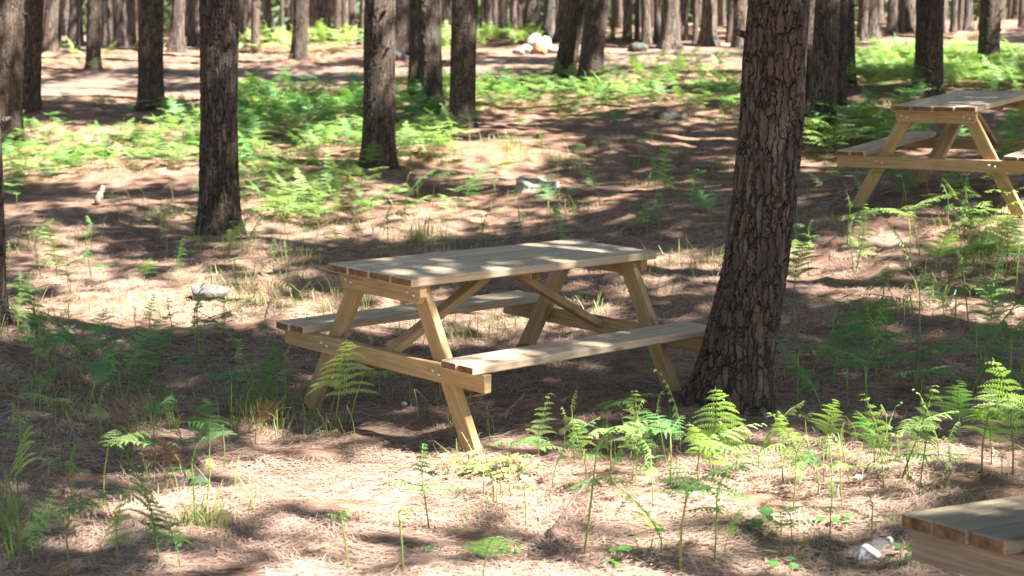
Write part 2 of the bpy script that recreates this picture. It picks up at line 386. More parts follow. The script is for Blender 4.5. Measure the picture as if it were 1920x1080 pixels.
def picnic_table(label, loc, rot, Lt=1.74, nb=4, bw=0.153, gap=0.008, H=0.75, th=0.04, hs=0.40, so=0.745, sb=2, sbw=0.108, apron=0.088, old=False, group='timber picnic tables among the pines'):
    t = empty('picnic_table', loc, rot); tag(t, label, 'picnic table', group)
    top, low = (M_WOODOLD, M_WOODOLD) if old else (M_WOODT, M_WOOD)
    r = random.Random(len(label))
    W = nb*bw+(nb-1)*gap
    pr = []
    for k in range(nb):
        y = -W/2+bw/2+k*(bw+gap)
        pr.append(((r.uniform(-.006, .006), y, H-th/2+r.uniform(-.0012, .0012)), (Lt, bw, th), IX, None))
    timber('tabletop', t, pr, top, M_END if not old else M_END, 0.005)
    sw = sb*sbw+(sb-1)*gap
    for s in (-1, 1):
        pr = []
        for k in range(sb):
            y = s*(so-sbw/2-k*(sbw+gap))
            pr.append(((r.uniform(-.005, .005), y, hs-th/2+r.uniform(-.001, .001)), (Lt, sbw, th), IX, None))
        timber('bench_seat', t, pr, top, M_END, 0.005)
    xe = Lt/2-0.085; tk = 0.045
    for s in (-1, 1):
        x = s*xe
        timber('end_apron', t, [((x, 0, H-th-apron/2-.001), (tk, W*0.955, apron), IY, (.022, .034))], low, M_ENDL)
        timber('seat_beam', t, [((x, 0, hs-th-apron/2-.001), (2*so+0.03, tk, apron), IY, None)], low, M_ENDL)
        for sy in (-1, 1):
            xi = s*(xe-tk-0.002)
            a = np.array([xi, sy*(W/2-0.105), H-th-.004]); b = np.array([xi, sy*(so-0.12), -0.05])
            d = b-a; R = axes_from(d, (1, 0, 0)); R = np.stack([R[:, 0], R[:, 2], R[:, 1]*-1], 1)
            timber('leg', t, [((a+b)/2, (np.linalg.norm(d), 0.092, tk), R, None)], low, M_END)
            for z, yo in ((H-th-apron*.5, None), (hs-th-apron*.5, None)):
                tt = (a[2]-z)/(a[2]-b[2]); yc = a[1]+(b[1]-a[1])*tt
                for q in (() if old and z < H*.7 else (-.022, .022)):
                    o = obj('bolt', BOLT, None, t, (s*(xe+tk/2+.001), yc+q, z+q*.25), (0, s*math.pi/2, 0))
    timber('centre_batten', t, [((0.0, 0, H-th-.045/2-.001), (W*0.84, 0.07, 0.045), IY, None)], low, M_END)
    for s in (-1, 1):
        a = np.array([s*0.10, 0.0, H-th-.05]); b = np.array([s*(xe-tk/2-.004), 0.0, hs-th-apron*.45])
        d = b-a; R = axes_from(d, (0, 1, 0))
        timber('diagonal_brace', t, [((a+b)/2, (np.linalg.norm(d), 0.07, 0.04), R, None)], low, M_ENDL)
    return t
def bolt_mesh():
    mb = MB(); pts = [(0.0105, 0), (0.0105, .003), (0.007, .006), (0.0, .0075)]; n = 12; v = []
    for r_, z in pts:
        for k in range(n): v.append((r_*math.cos(2*math.pi*k/n), r_*math.sin(2*math.pi*k/n), z))
    f = [[i*n+k, i*n+(k+1) % n, (i+1)*n+(k+1) % n, (i+1)*n+k] for i in range(3) for k in range(n)]
    mb.add(v, f); me = mb.mesh('bolt', True); me.materials.append(M_BOLT); return me
BOLT = bolt_mesh()
MAIN = (-0.081, 8.569, 0.0); MYAW = 0.769
picnic_table('light timber picnic table in the middle of the clearing, beside the leaning pine', MAIN, fit_euler(0.0, 0.026, MYAW))
picnic_table('timber picnic table standing farther up the slope, cut off by the right edge', (3.567, 13.13, 0.62), fit_euler(0.023, -0.023, 1.018))
BL = np.array([1.2, 5.18])
picnic_table('grey weathered picnic table in the near corner with only a thick plank bench end showing', (2.532, 4.752, -0.001), fit_euler(-0.069, 0.008, 0.55), Lt=1.96, nb=4, bw=0.17, hs=0.44, so=0.93, sb=3, sbw=0.135, th=0.047, apron=0.112, H=0.78, old=True)

# ------------------------------------------------------------------ trees
def trunk_mesh(path, rad, seg, seed, flare=0.35, knots=(), zdense=None, limbs=True, rough=0.04):
    """path: [(x, z)] offsets from the base in the picture plane, rad at each; smooth tapered trunk"""
    r = np.random.default_rng(seed)
    P = np.array(path, float); R = np.array(rad, float)
    zs = zdense
    cx = np.interp(zs, P[:, 1], P[:, 0]); rr = np.interp(zs, P[:, 1], R)
    # smooth the centre line
    k = max(3, len(zs)//25)|1
    ker = np.ones(k)/k
    sm = lambda a: np.convolve(np.pad(a, k//2, mode='edge'), ker, 'valid')
    cx2 = sm(cx); cx2 += (cx[0]-cx2[0])*np.exp(-zs/0.3); rr = sm(rr)
    th = np.linspace(0, 2*np.pi, seg, endpoint=False)
    Z, T = np.meshgrid(zs, th, indexing='ij')
    lob = 1+rough*np.sin(2*T+r.uniform(0, 6)+Z*0.7)+rough*0.8*np.sin(3*T+r.uniform(0, 6)-Z*0.9)
    off = r.uniform(0, 200)
    bump = 1+0.10*(vnoise(np.cos(T)*2.2+off, Z*2.2+np.sin(T)*2.2)+0.5*vnoise(np.cos(T)*5+off, Z*6+np.sin(T)*5))
    fl = 1+flare*np.exp(-np.maximum(Z, 0)/0.15)*(1+0.45*np.sin(5*T+r.uniform(0, 6)))
    RR = rr[:, None]*lob*bump*fl
    for kz, kt, ks, ka in knots:
        dz = (Z-kz)/ks; dt = ((T-kt+np.pi) % (2*np.pi)-np.pi)*rr[:, None]/ks
        q = np.sqrt(dz**2+dt**2)
        RR = RR+ka*(np.exp(-(q-1.0)**2/0.18)-0.9*np.exp(-q**2/0.35))
    wob = 0.012*fbm(Z[:, 0]*1.3+off, Z[:, 0]*0+off, 2)*8*rr
    X = cx2[:, None]+RR*np.cos(T)+wob[:, None]; Y = RR*np.sin(T)
    V = np.stack([X, Y, Z], -1).reshape(-1, 3)
    n = len(zs); mb = MB()
    f = [[i*seg+j, i*seg+(j+1) % seg, (i+1)*seg+(j+1) % seg, (i+1)*seg+j] for i in range(n-1) for j in range(seg)]
    f.append([(n-1)*seg+j for j in range(seg)])
    mb.add(V, f)
    if seg > 40:
        for k in range(4):
            z = r.uniform(.5, 3.0); a = r.uniform(-3.1, 0.2); l = r.uniform(.03, .09); x0 = float(np.interp(z, zs, cx2)); q = float(np.interp(z, zs, rr)); r0 = r.uniform(.006, .012)
            tube(mb, [(x0+math.cos(a)*(q*.9+l*s_), math.sin(a)*(q*.9+l*s_), z+l*.35*s_) for s_ in (0, .5, 1)], [r0*1.5, r0, r0*.6], 7)
    if limbs:
        H = zs[-1]
        for k in range(9):
            z = H*r.uniform(0.66, 0.97); a = r.uniform(0, 6.28); x0 = float(np.interp(z, zs, cx2)); l = r.uniform(1.2, 2.4)*(1.15-z/H*.6)
            p = [(x0+math.cos(a)*l*s, math.sin(a)*l*s, z+l*(0.25*s+0.3*s*s)) for s in (0, .35, .7, 1)]
            tube(mb, p, [0.045, .035, .022, .008], 6)
    return mb.mesh('trunk', True), (float(cx2[-1]), float(zs[-1]))
TREES = []         # (x, y, top_x, height, root object)
def crown_cards(P, size=(0.16, 0.30), per=11, spread=0.34):
    """needle sprays: thin cards scattered about each clump centre P (n, 3)"""
    n = len(P); C = np.repeat(P, per, 0)+rng.normal(0, spread, (n*per, 3))*np.array([1, 1, 0.55])
    m = len(C); a = rng.normal(size=(m, 3)); a[:, 2] *= 0.6; a /= np.linalg.norm(a, axis=1)[:, None]
    b = np.cross(a, rng.normal(size=(m, 3))); b /= np.linalg.norm(b, axis=1)[:, None]
    l = rng.uniform(size[0], size[1], m)[:, None]*0.5; w = l*rng.uniform(0.30, 0.5, m)[:, None]
    return np.stack([C-a*l-b*w*.4, C-a*l*.2+b*w, C+a*l, C+a*l*.1-b*w], 1)
def generic_clumps(h, rad, n, seed):
    r = np.random.default_rng(seed)
    u = r.random(n)**0.5; a = r.uniform(0, 6.283, n); z = r.uniform(0, 1, n)
    prof = np.sin(np.pi*np.clip(z*0.86+0.12, 0, 1))**0.7
    return np.stack([np.cos(a)*u*rad*prof, np.sin(a)*u*rad*prof, h*0.60+z*h*0.42], 1)
CROWNS = [quads_mesh('crown', crown_cards(generic_clumps(13.0, 2.3, 120, 40+k), (0.2, 0.42), 10)) for k in range(4)]
for c in CROWNS: c.materials.append(M_NEEDLE)

SHAFT = []
def px_tree(label, pts, seg=72, group=None, dense=True, seed=0, H=13.5, knots=(), cat='tree', flare=0.42):
    """pts: [(centre px, py, width px)] from the base up; the base point is found on the ground"""
    bx, by_ = hit(pts[0][0], pts[0][1]); z0 = gz(bx, by_)
    path = []; rad = []
    for cx, cy, w in pts:
        d = ray(cx, cy); t = by_/d[1]
        path.append((d[0]*t-bx, CAMH+d[2]*t-z0)); rad.append(w/F*by_/2/1.02)
    rad[0] = rad[1]*1.04 if len(rad) > 1 and rad[0] > rad[1]*1.04 else rad[0]
    path[0] = (path[0][0], 0.0)
    (x1, z1), (x2, z2) = path[-2], path[-1]
    sl = (x2-x1)/max(z2-z1, 0.2); sl = max(-0.06, min(0.06, sl))
    path.append((x2+sl*1.2, z2+1.5)); rad.append(rad[-1]*0.96)
    path.append((x2+sl*1.8, H)); rad.append(rad[-1]*0.35)
    path.insert(0, (path[0][0], -0.25)); rad.insert(0, rad[0])
    ztop = z2+0.25
    if dense:
        step = 2*math.pi*max(rad)/seg*1.15
        zs = np.concatenate([np.arange(-0.25, ztop, step), np.linspace(ztop, H, 26)])
    else:
        zs = np.concatenate([np.linspace(-0.25, ztop, 22), np.linspace(ztop+.3, H, 10)])
    me, top = trunk_mesh(path, rad, seg, seed, flare, knots, zs)
    t = empty('pine_tree', (bx, by_, z0)); tag(t, label, cat, group)
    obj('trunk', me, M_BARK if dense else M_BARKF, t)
    TREES.append([bx, by_, top[0], H, t, z0])
    SHAFT.append((bx, by_, z0, [p for p in path if p[1] >= 0], label))
    return t

G_NEAR = 'pines standing in the clearing'
px_tree('thick leaning pine with deeply cracked bark at the right end of the main table', [(1364, 772, 142), (1390, 640, 130), (1415, 500, 120), (1434, 360, 119), (1448, 200, 117), (1460, 0, 113), (1463, -60, 112)], 200, G_NEAR, seed=1, knots=[(0.52, -1.70, 0.035, 0.02), (1.95, -1.2, 0.03, 0.012)], H=14.5)
px_tree('tallest straight dark pine on the left, its foot behind small bright ferns', [(409, 450, 73), (411, 360, 69), (411, 180, 67), (411, 0, 66)], 120, G_NEAR, seed=2, knots=[(0.95, -1.3, 0.03, 0.012)])
px_tree('grey plated pine with a dark knot, behind the left end of the table', [(709, 320, 60), (709, 180, 55), (713, 0, 52)], 96, G_NEAR, seed=3, knots=[(1.22, -1.75, 0.03, 0.014)])
px_tree('very dark straight pine right of the pair with a sunlit side', [(866, 250, 46), (868, 130, 45), (870, 0, 46)], 80, G_NEAR, seed=4)
px_tree('pine with its right half in bright sun, beside a thinner trunk', [(808, 208, 49), (808, 110, 43), (804, 0, 42)], 80, G_NEAR, seed=5)
px_tree('thin dark pine pressed against the left side of a sunlit trunk', [(775, 187, 21), (776, 100, 18), (777, 0, 16)], 48, G_NEAR, seed=6)
px_tree('tilted pine of a close pair, leaning to the right over the path', [(1054, 157, 40), (1068, 80, 38), (1083, 0, 37)], 72, G_NEAR, seed=7)
px_tree('black shaded pine of a close pair, upright beside its tilted neighbour', [(1106, 165, 42), (1112, 80, 41), (1120, 0, 40)], 72, G_NEAR, seed=8)
px_tree('pine with a pale patch at its top, standing in the ferns at the path edge', [(282, 211, 49), (282, 100, 45), (284, 0, 43)], 80, G_NEAR, seed=9)
px_tree('pine cut by the left edge with sun along its right side', [(4, 282, 64), (6, 150, 66), (10, 0, 66)], 96, G_NEAR, seed=10)
px_tree('dark narrow pine just inside the trunk at the left edge', [(56, 216, 33), (58, 100, 35), (62, 0, 37)], 72, G_NEAR, seed=11)
px_tree('dark pine with a knotted ring, between the leaning pine and the far table', [(1542, 268, 50), (1547, 120, 44), (1553, 0, 43)], 80, G_NEAR, seed=12, knots=[(0.9, -1.6, 0.025, 0.012)])
px_tree('slim dark pine half hidden by the knotted one', [(1575, 212, 20), (1577, 100, 20), (1580, 0, 20)], 48, G_NEAR, seed=13)
px_tree('dark pine behind and right of the knotted one, above bright ferns', [(1591, 168, 26), (1590, 80, 25), (1588, 0, 24)], 56, G_NEAR, seed=14)
px_tree('broad dark pine behind the far picnic table', [(1739, 180, 53), (1742, 90, 50), (1746, 0, 50)], 80, G_NEAR, seed=15)
px_tree('sunlit brown pine leaning slightly, uphill of the far table', [(1851, 138, 38), (1855, 70, 36), (1860, 0, 35)], 72, G_NEAR, seed=16)
px_tree('straight purplish dark pine beside the track on the left', [(175, 136, 26), (175, 70, 25), (176, 0, 25)], 56, G_NEAR, seed=17)
px_tree('pale sunlit pine showing only a strip behind the leaning pine', [(1494, 262, 40), (1504, 120, 40), (1511, 0, 40)], 64, G_NEAR, seed=18)
px_tree('dark pine sliver cut by the left edge, nearest on that side', [(-34, 625, 76), (-30, 480, 74), (-34, 300, 72)], 96, G_NEAR, seed=19)
px_tree('reddish pine with flaking bark in bright ferns beyond the track', [(560, 116, 28), (562, 60, 25), (566, 0, 25)], 56, G_NEAR, seed=20)
px_tree('wide shaded pine beyond the track with a stone at its foot', [(753, 110, 32), (753, 60, 30), (754, 0, 29)], 56, G_NEAR, seed=21)
MIDS = [  # centre base, base y, width, top centre, label
 (92, 97, 28, 98, 'ruddy pine tapering upward beyond the left end of the track'),
 (136, 92, 22, 142, 'pine with a dark left side leaning a little right, left of the purplish trunk'),
 (332, 97, 28, 336, 'dark sturdy pine at the back between the two tall left trunks'),
 (365, 85, 20, 366, 'paler pine close behind the left side of the tallest left trunk'),
 (226, 88, 20, 226, 'pinkish sunlit pine at the back, left of the pale-topped pine'),
 (247, 87, 16, 246, 'bent pale trunk next to the pinkish one at the back'),
 (199, 88, 17, 199, 'dark trunk with a white thin stem against its side at the back'),
 (479, 99, 17, 479, 'slim pale pine in the ferns right of the tall left trunk'),
 (679, 84, 15, 682, 'brick-red thin trunk at the back left of the grey plated pine'),
 (997, 70, 34, 1000, 'broad smooth pine right behind the white boulders'),
 (1027, 73, 25, 1034, 'sunlit leaning trunk just right of the white boulders'),
 (1051, 76, 22, 1058, 'dark leaning trunk hidden by the tilted pair'),
 (1213, 84, 20, 1211, 'pale tan trunk with a split foot beyond the track'),
 (1256, 89, 36, 1258, 'black broad trunk beyond the track, in the centre right'),
 (1328, 85, 32, 1330, 'grey broad trunk with a sunny right edge beyond the track'),
 (1388, 89, 27, 1388, 'brown trunk peeping out left of the leaning pine'),
 (1616, 76, 17, 1622, 'grey slanting trunk behind the right clump of ferns'),
 (1636, 73, 26, 1636, 'dark double-width trunk on the bank at the right'),
 (1700, 58, 30, 1703, 'dark trunk on top of the right bank left of the broad one'),
 (1815, 56, 20, 1815, 'tan trunk with a dark neighbour on the right bank'),
]
for k, (cx, cy, w, tx, lab) in enumerate(MIDS):
    px_tree(lab, [(cx, cy, w), ((cx*2+tx)/3, 55, w*.96), (tx, 0, w*.92), (tx, -30, w*.9)] if cy > 60 else [(cx, cy, w), (tx, 0, w*.92), (tx, -30, w*.9)], 28, 'pines along the far side of the track', dense=False, seed=60+k, H=12.5)
# the crowded far rows: shared trunk shapes
FAR = []
for k in range(5):
    zs = np.concatenate([np.linspace(-0.3, 3, 14), np.linspace(3.5, 13, 8)])
    ln = [0.05, -0.08, 0.12, 0.0, -0.15][k]
    FAR.append(trunk_mesh([(0, -0.3), (0, 0), (ln, 2), (ln*1.5, 5), (ln*2, 13)], [0.15, 0.15, 0.138, 0.125, 0.05], 18, 90+k, 0.3, (), zs)[0])
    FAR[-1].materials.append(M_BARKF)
def far_tree(x, y, s, k, label, group):
    z = gz(x, y)
    t = empty('pine_tree', (x, y, z), (0, 0, rng.uniform(0, 6.28))); tag(t, label, 'tree', group)
    o = obj('trunk', FAR[k % 5], None, t); o.scale = (s, s, 1)
    TREES.append([x, y, 0.0, 13.0, t, z]); return t
FARPX = [(119, 86, 11), (457, 83, 15), (507, 77, 14), (534, 82, 8), (580, 86, 8), (608, 76, 16), (621, 75, 9), (650, 78, 14), (838, 78, 18), (905, 72, 10), (928, 74, 12), (946, 72, 16), (1175, 76, 18), (1192, 74, 10), (1230, 78, 14), (1300, 80, 10), (1283, 77, 8), (1363, 80, 12), (1663, 64, 20), (1683, 62, 9), (1778, 60, 14), (1790, 58, 12), (1834, 56, 18), (1904, 50, 13), (1604, 70, 10), (22, 90, 12), (72, 88, 10), (162, 86, 8), (272, 85, 10), (307, 86, 9), (388, 84, 9), (430, 83, 11), (1147, 75, 8), (1418, 78, 14), (1560, 70, 14), (1756, 60, 12)]
LZ = ['slim pine in the far row, left of the grey plated pine', 'slim pine in the far row, between grey plated pine and tilted pair', 'slim pine in the far row, between the tilted pair and the leaning pine', 'slim pine in the far row, right of the leaning pine']
def zone(px): return 0 if px < 700 else 1 if px < 1075 else 2 if px < 1440 else 3
for k, (cx, cy, w) in enumerate(FARPX):
    x, y = hit(cx, cy); y = min(max(y, 29), 42); x = (cx-960)/F*y
    z = zone(cx); far_tree(x, y, w*0.88/F*y/0.29, k, LZ[z], 'far row of slim pines '+['left', 'centre left', 'centre right', 'right'][z])
LD = [s.replace('slim pine in the far row', 'thin trunk deep in the wood') for s in LZ]
cnt = 0; used = []
while cnt < 148:
    y = rng.uniform(37, 74); px = rng.uniform(-60, 1980); x = (px-960)/F*y
    if any((x-a)**2+(y-b)**2 < 0.8 for a, b in used): continue
    used.append((x, y)); z = zone(px)
    far_tree(x, y, rng.uniform(0.6, 1.25), cnt, LD[z], 'deep wood trunks '+['left', 'centre left', 'centre right', 'right'][z]); cnt += 1
# unseen pines beside the clearing, carrying the shaped crowns that shade it
side = 0; tries = 0
while side < 38 and tries < 4000:
    tries += 1
    x = rng.uniform(3, 19); y = rng.uniform(-3, 30)
    if y < 0.5 and x < 4: continue
    px, py = to_px(x, y, gz(x, y))
    if y > 1 and -60 < px < 2010: continue
    if any((x-t[0])**2+(y-t[1])**2 < 6.0 for t in TREES): continue
    hh_ = np.linspace(0, 11, 60); bar = np.stack([x-SUN[0]/SUN[2]*hh_, y-SUN[1]/SUN[2]*hh_], 1); bar = bar[bar[:, 1] > 4.5]
    if len(bar):
        bx_, by2 = to_px(bar[:, 0], bar[:, 1], terrain(bar[:, 0], bar[:, 1]))
        if np.any((bx_ > 250) & (bx_ < 1900) & (by2 > 830) & (by2 < 1030)) or np.any((bx_ > 700) & (bx_ < 1250) & (by2 > 560) & (by2 < 720)): continue
    far_tree(x, y, rng.uniform(0.8, 1.1), side, 'tall straight pine at the side of the clearing, its crown shading the tables', 'pines beside the clearing'); side += 1

back = 0; tries = 0; BACK = set()  # unseen pines added behind and left of the camera to hold back sky light
while back < 34 and tries < 4000:
    tries += 1
    x = rng.uniform(-17, 4); y = rng.uniform(-13, 27)
    if x > -2.5 and y > -1.5: continue
    if y > 0 and x > -0.36*y-3.2: continue
    if any((x-t[0])**2+(y-t[1])**2 < 5.5 for t in TREES): continue
    far_tree(x, y, rng.uniform(0.8, 1.15), back, 'unseen tall pine on the near side of the clearing, added to dim sky light', 'added unseen pines on the near side of the clearing'); BACK.add(len(TREES)-1); back += 1
MOUND += [(t[0], t[1], 0.42) for t in TREES[:21]]
build_ground()

# ------------------------------------------------------------------ the unseen canopy, its gaps shaped to cast the drawn sun patches
LIT = [(1050, 1150, 900, 110), (1000, 960, 850, 66), (500, 935, 420, 60), (420, 1050, 420, 24), (1100, 1050, 480, 26), (540, 805, 110, 30), (620, 880, 200, 34), (200, 262, 190, 22), (560, 228, 120, 16), (560, 300, 100, 20), (640, 270, 60, 16), (180, 330, 150, 14), (330, 235, 60, 14), (1000, 190, 150, 10), (1760, 120, 160, 26),  # sunlit patches of the forest floor: centre px, centre py, rx, ry
 (1120, 915, 420, 62), (700, 900, 240, 60), (420, 880, 190, 50), (1450, 880, 180, 60), (1750, 890, 220, 42), (900, 985, 260, 28),
 (420, 1000, 190, 30), (160, 1010, 130, 22), (560, 1062, 190, 16), (1350, 1000, 200, 40), (1150, 1060, 160, 18),
 (330, 545, 200, 40), (520, 560, 90, 42), (110, 560, 90, 40), (560, 500, 60, 26), (80, 395, 190, 18), (190, 430, 60, 10),
 (1250, 555, 105, 28), (1160, 500, 80, 16), (1570, 555, 120, 20), (1800, 595, 140, 30), (1660, 480, 60, 10), (1330, 470, 50, 10), (1560, 640, 60, 10),
 (830, 302, 160, 13), (960, 372, 110, 9), (640, 345, 110, 14), (520, 400, 70, 12), (1005, 350, 95, 28), (1230, 200, 170, 15), (1130, 195, 60, 12), (1090, 335, 60, 8), (1260, 350, 70, 14), (1180, 395, 60, 8),
 (1520, 375, 90, 12), (1640, 420, 60, 8), (1720, 390, 90, 10), (1850, 420, 70, 10),
 (1100, 97, 320, 8), (820, 148, 150, 12), (430, 187, 330, 13), (300, 150, 170, 6), (560, 158, 110, 5), (1180, 150, 130, 10), (230, 110, 150, 10), (620, 98, 190, 14),
 (1720, 140, 170, 20), (1640, 105, 80, 8), (1850, 170, 100, 14), (1650, 200, 60, 12), (1700, 74, 160, 6), (60, 250, 150, 26), (220, 250, 130, 20), (330, 300, 120, 18), (560, 215, 110, 20), (600, 280, 90, 16), (1010, 215, 130, 12), (1330, 225, 90, 10), (150, 300, 100, 14), (480, 330, 90, 14),
 (920, 165, 70, 8), (1330, 145, 90, 12), (90, 120, 120, 12)]
DARK = [(420, 1018, 230, 13), (740, 1045, 110, 14), (370, 908, 90, 12), (1110, 1010, 60, 8), (980, 985, 90, 10), (1180, 960, 50, 8), (90, 800, 240, 60), (250, 880, 80, 14), (1760, 330, 190, 34), (930, 720, 340, 55), (1600, 262, 100, 40)]
LITHI = [  # sun reaching the tops of the ferns, about 0.4 m up
 (1030, 770, 120, 70), (1330, 770, 190, 75), (1600, 800, 160, 60), (1830, 810, 140, 70), (640, 740, 110, 75), (120, 470, 110, 50), (1200, 780, 120, 60), (440, 440, 70, 40)]
LITTOP = [(1000, 486, 330, 80), (820, 516, 120, 16), (690, 512, 60, 8)]
DARKTOP = [(800, 494, 100, 8), (960, 500, 110, 5), (1000, 462, 80, 4)]
LITSEAT = [(900, 680, 110, 26), (1030, 655, 120, 22), (1130, 640, 60, 12), (1210, 630, 90, 18), (1290, 613, 50, 14), (760, 590, 160, 12), (940, 565, 80, 10), (580, 605, 60, 8)]
def inside(ells, px, py):
    r = np.zeros(np.shape(px), bool)
    for cx, cy, rx, ry in ells: r |= ((px-cx)/rx)**2+((py-cy)/ry)**2 < 1
    return r
def at_level(P, z):
    t = (P[:, 2]-z)/SUN[2]; return P-SUN[None]*t[:, None]
SUNNY = {'cut by the left edge with sun': (0.8, 2.2), 'grey plated pine with': (0.9, 2.6), 'right half in bright sun': (0.2, 2.4), 'pale patch at its top': (1.25, 2.2), 'knotted ring': (0.9, 2.6),
         'pale sunlit pine': (0.2, 2.6), 'sunlit brown pine': (0.6, 2.6), 'reddish pine': (0.1, 2.5), 'leaning to the right over the path': (0.9, 1.7), 'very dark straight pine': (1.3, 2.2), 'tallest straight dark pine': (0.95, 1.5)}
def hash_(t): return sum(ord(c)*(i+1) for i, c in enumerate(t))
def mapped_clumps(n):
    # canopy points shadowing the view and beyond, kept or dropped to shape the sun patches
    gx = rng.uniform(-9, 11, n); gy = rng.uniform(4.5, 36, n); g = ground(gx, gy)
    h = rng.uniform(8.6, 12.8, n)
    G = np.stack([gx, gy, g], 1); P = G+SUN[None]*(h/SUN[2])[:, None]
    px, py = to_px(gx, gy, g)
    wob = 14*fbm(gx*1.7, gy*1.7, 2)
    lit = inside(LIT, px+wob*1.5, py+wob*0.35)
    lit |= (gy > 9.3) & (fbm(gx*0.75+20, gy*1.25+4, 2) > np.where(gy > 20, 0.0, 0.07))
    lit &= ~inside(DARK, px+wob, py+wob*0.3)
    for zz in (0.10, 0.22, 0.36):
        Q = at_level(P, zz); ok = Q[:, 1] > 3; a, b = to_px(Q[:, 0], Q[:, 1], Q[:, 2]); lit |= ok & inside(LITHI, a, b+(zz-0.22)*400)
    c, s = math.cos(MYAW), math.sin(MYAW)
    for z, lx, ly0, ly1, ell in ((0.75, 1.1, 0, 0.55, LITTOP), (0.40, 0.95, 0.5, 0.8, LITSEAT)):
        Q = at_level(P, z); dx, dy = Q[:, 0]-MAIN[0], Q[:, 1]-MAIN[1]
        u, v = dx*c+dy*s, np.abs(-dx*s+dy*c)
        on = (np.abs(u) < lx) & (v > ly0) & (v < ly1)
        a, b = to_px(Q[:, 0], Q[:, 1], Q[:, 2])
        lit = np.where(on, inside(ell, a, b) & ~inside(DARKTOP, a, b) if z > .6 else inside(ell, a, b), lit)
    Q = at_level(P, 0.44); lit &= ~((fbm(gx*2, gy*2, 2) < -0.10) & (Q[:, 1] < 6.6) & (np.abs(Q[:, 0]-2.0) < 1.0) & (Q[:, 1] > 4.0) & (Q[:, 0]*-.52+Q[:, 1]*.85 < 3.83))
    Q = at_level(P, 1.15); far_t = ((Q[:, 0]-3.9)**2+(Q[:, 1]-13.4)**2 < 1.0); lit &= ~(far_t & (fbm(gx*1.4, gy*1.4, 2) < 0.12))
    # the leaning pine stands in shade
    for zz in (0.5, 1.2, 2.0, 2.8):
        Q = at_level(P, zz); lit &= ~(((Q[:, 0]-1.05-zz*.08)**2+(Q[:, 1]-7.75)**2) < 0.30**2)
    for bx, by_, z0, path, lab in SHAFT:
        zr = next((v for k, v in SUNNY.items() if k in lab), None)
        if zr is None and (by_ < 24 or hash_(lab) % 10 > 6): continue
        for zz in np.arange(*(zr or (0.2, 3.4)), 0.25):
            Q = at_level(P, z0+zz); cx = bx+np.interp(zz, [p[1] for p in path], [p[0] for p in path])
            lit |= ((Q[:, 0]-cx-.1)**2+(Q[:, 1]-by_+.05)**2) < 0.42**2
    for bx, by_, z0, path, lab in SHAFT[:21]:
        zr = next((v for k, v in SUNNY.items() if k in lab), (9, 9))
        for zz in np.arange(0.1, 2.7, 0.25):
            if zr[0] <= zz <= zr[1]: continue
            Q = at_level(P, z0+zz); cx = bx+np.interp(zz, [p[1] for p in path], [p[0] for p in path])
            lit &= ~(((Q[:, 0]-cx)**2+(Q[:, 1]-by_)**2 < 0.27**2) & (fbm(gx*3+7, gy*3, 2) < 0.22))
    gap = fbm(gx*2.4+50, gy*2.4+9, 2)+0.35*fbm(gx*0.7, gy*0.7, 2)
    far = gy > 24
    keep = (~lit & (gap > np.where(far, 0.03, -0.52))) | (lit & (rng.random(n) < 0.004))
    return P[keep]
def assign_crowns():
    P = mapped_clumps(21000)
    T = np.array([[t[0]+t[2], t[1]] for t in TREES])
    d = ((P[:, None, 0]-T[None, :, 0])**2+(P[:, None, 1]-T[None, :, 1])**2)
    k = d.argmin(1); dist = np.sqrt(d.min(1))
    for i, t in enumerate(TREES):
        sel = P[(k == i) & (dist < 4.2)]
        mapped = len(sel) >= 12
        if mapped:
            loc = sel-np.array([t[0], t[1], t[5]])
            rz = t[4].rotation_euler[2]; c, s = math.cos(-rz), math.sin(-rz)
            loc = loc @ np.array([[c, -s, 0], [s, c, 0], [0, 0, 1]]).T
            me = quads_mesh('crown', crown_cards(loc, (0.18, 0.36), 15, 0.25)); me.materials.append(M_NEEDLE)
            obj('crown', me, None, t[4])  # foliage shaped by the sun-patch masks, not by the tree alone
        elif i in BACK or ((t[1] > 33 or t[0] < -3) and i % 3 == 0):
            o = obj('crown', CROWNS[i % 4], None, t[4], (t[2], 0, 0), (0, 0, i*1.3))
assign_crowns()

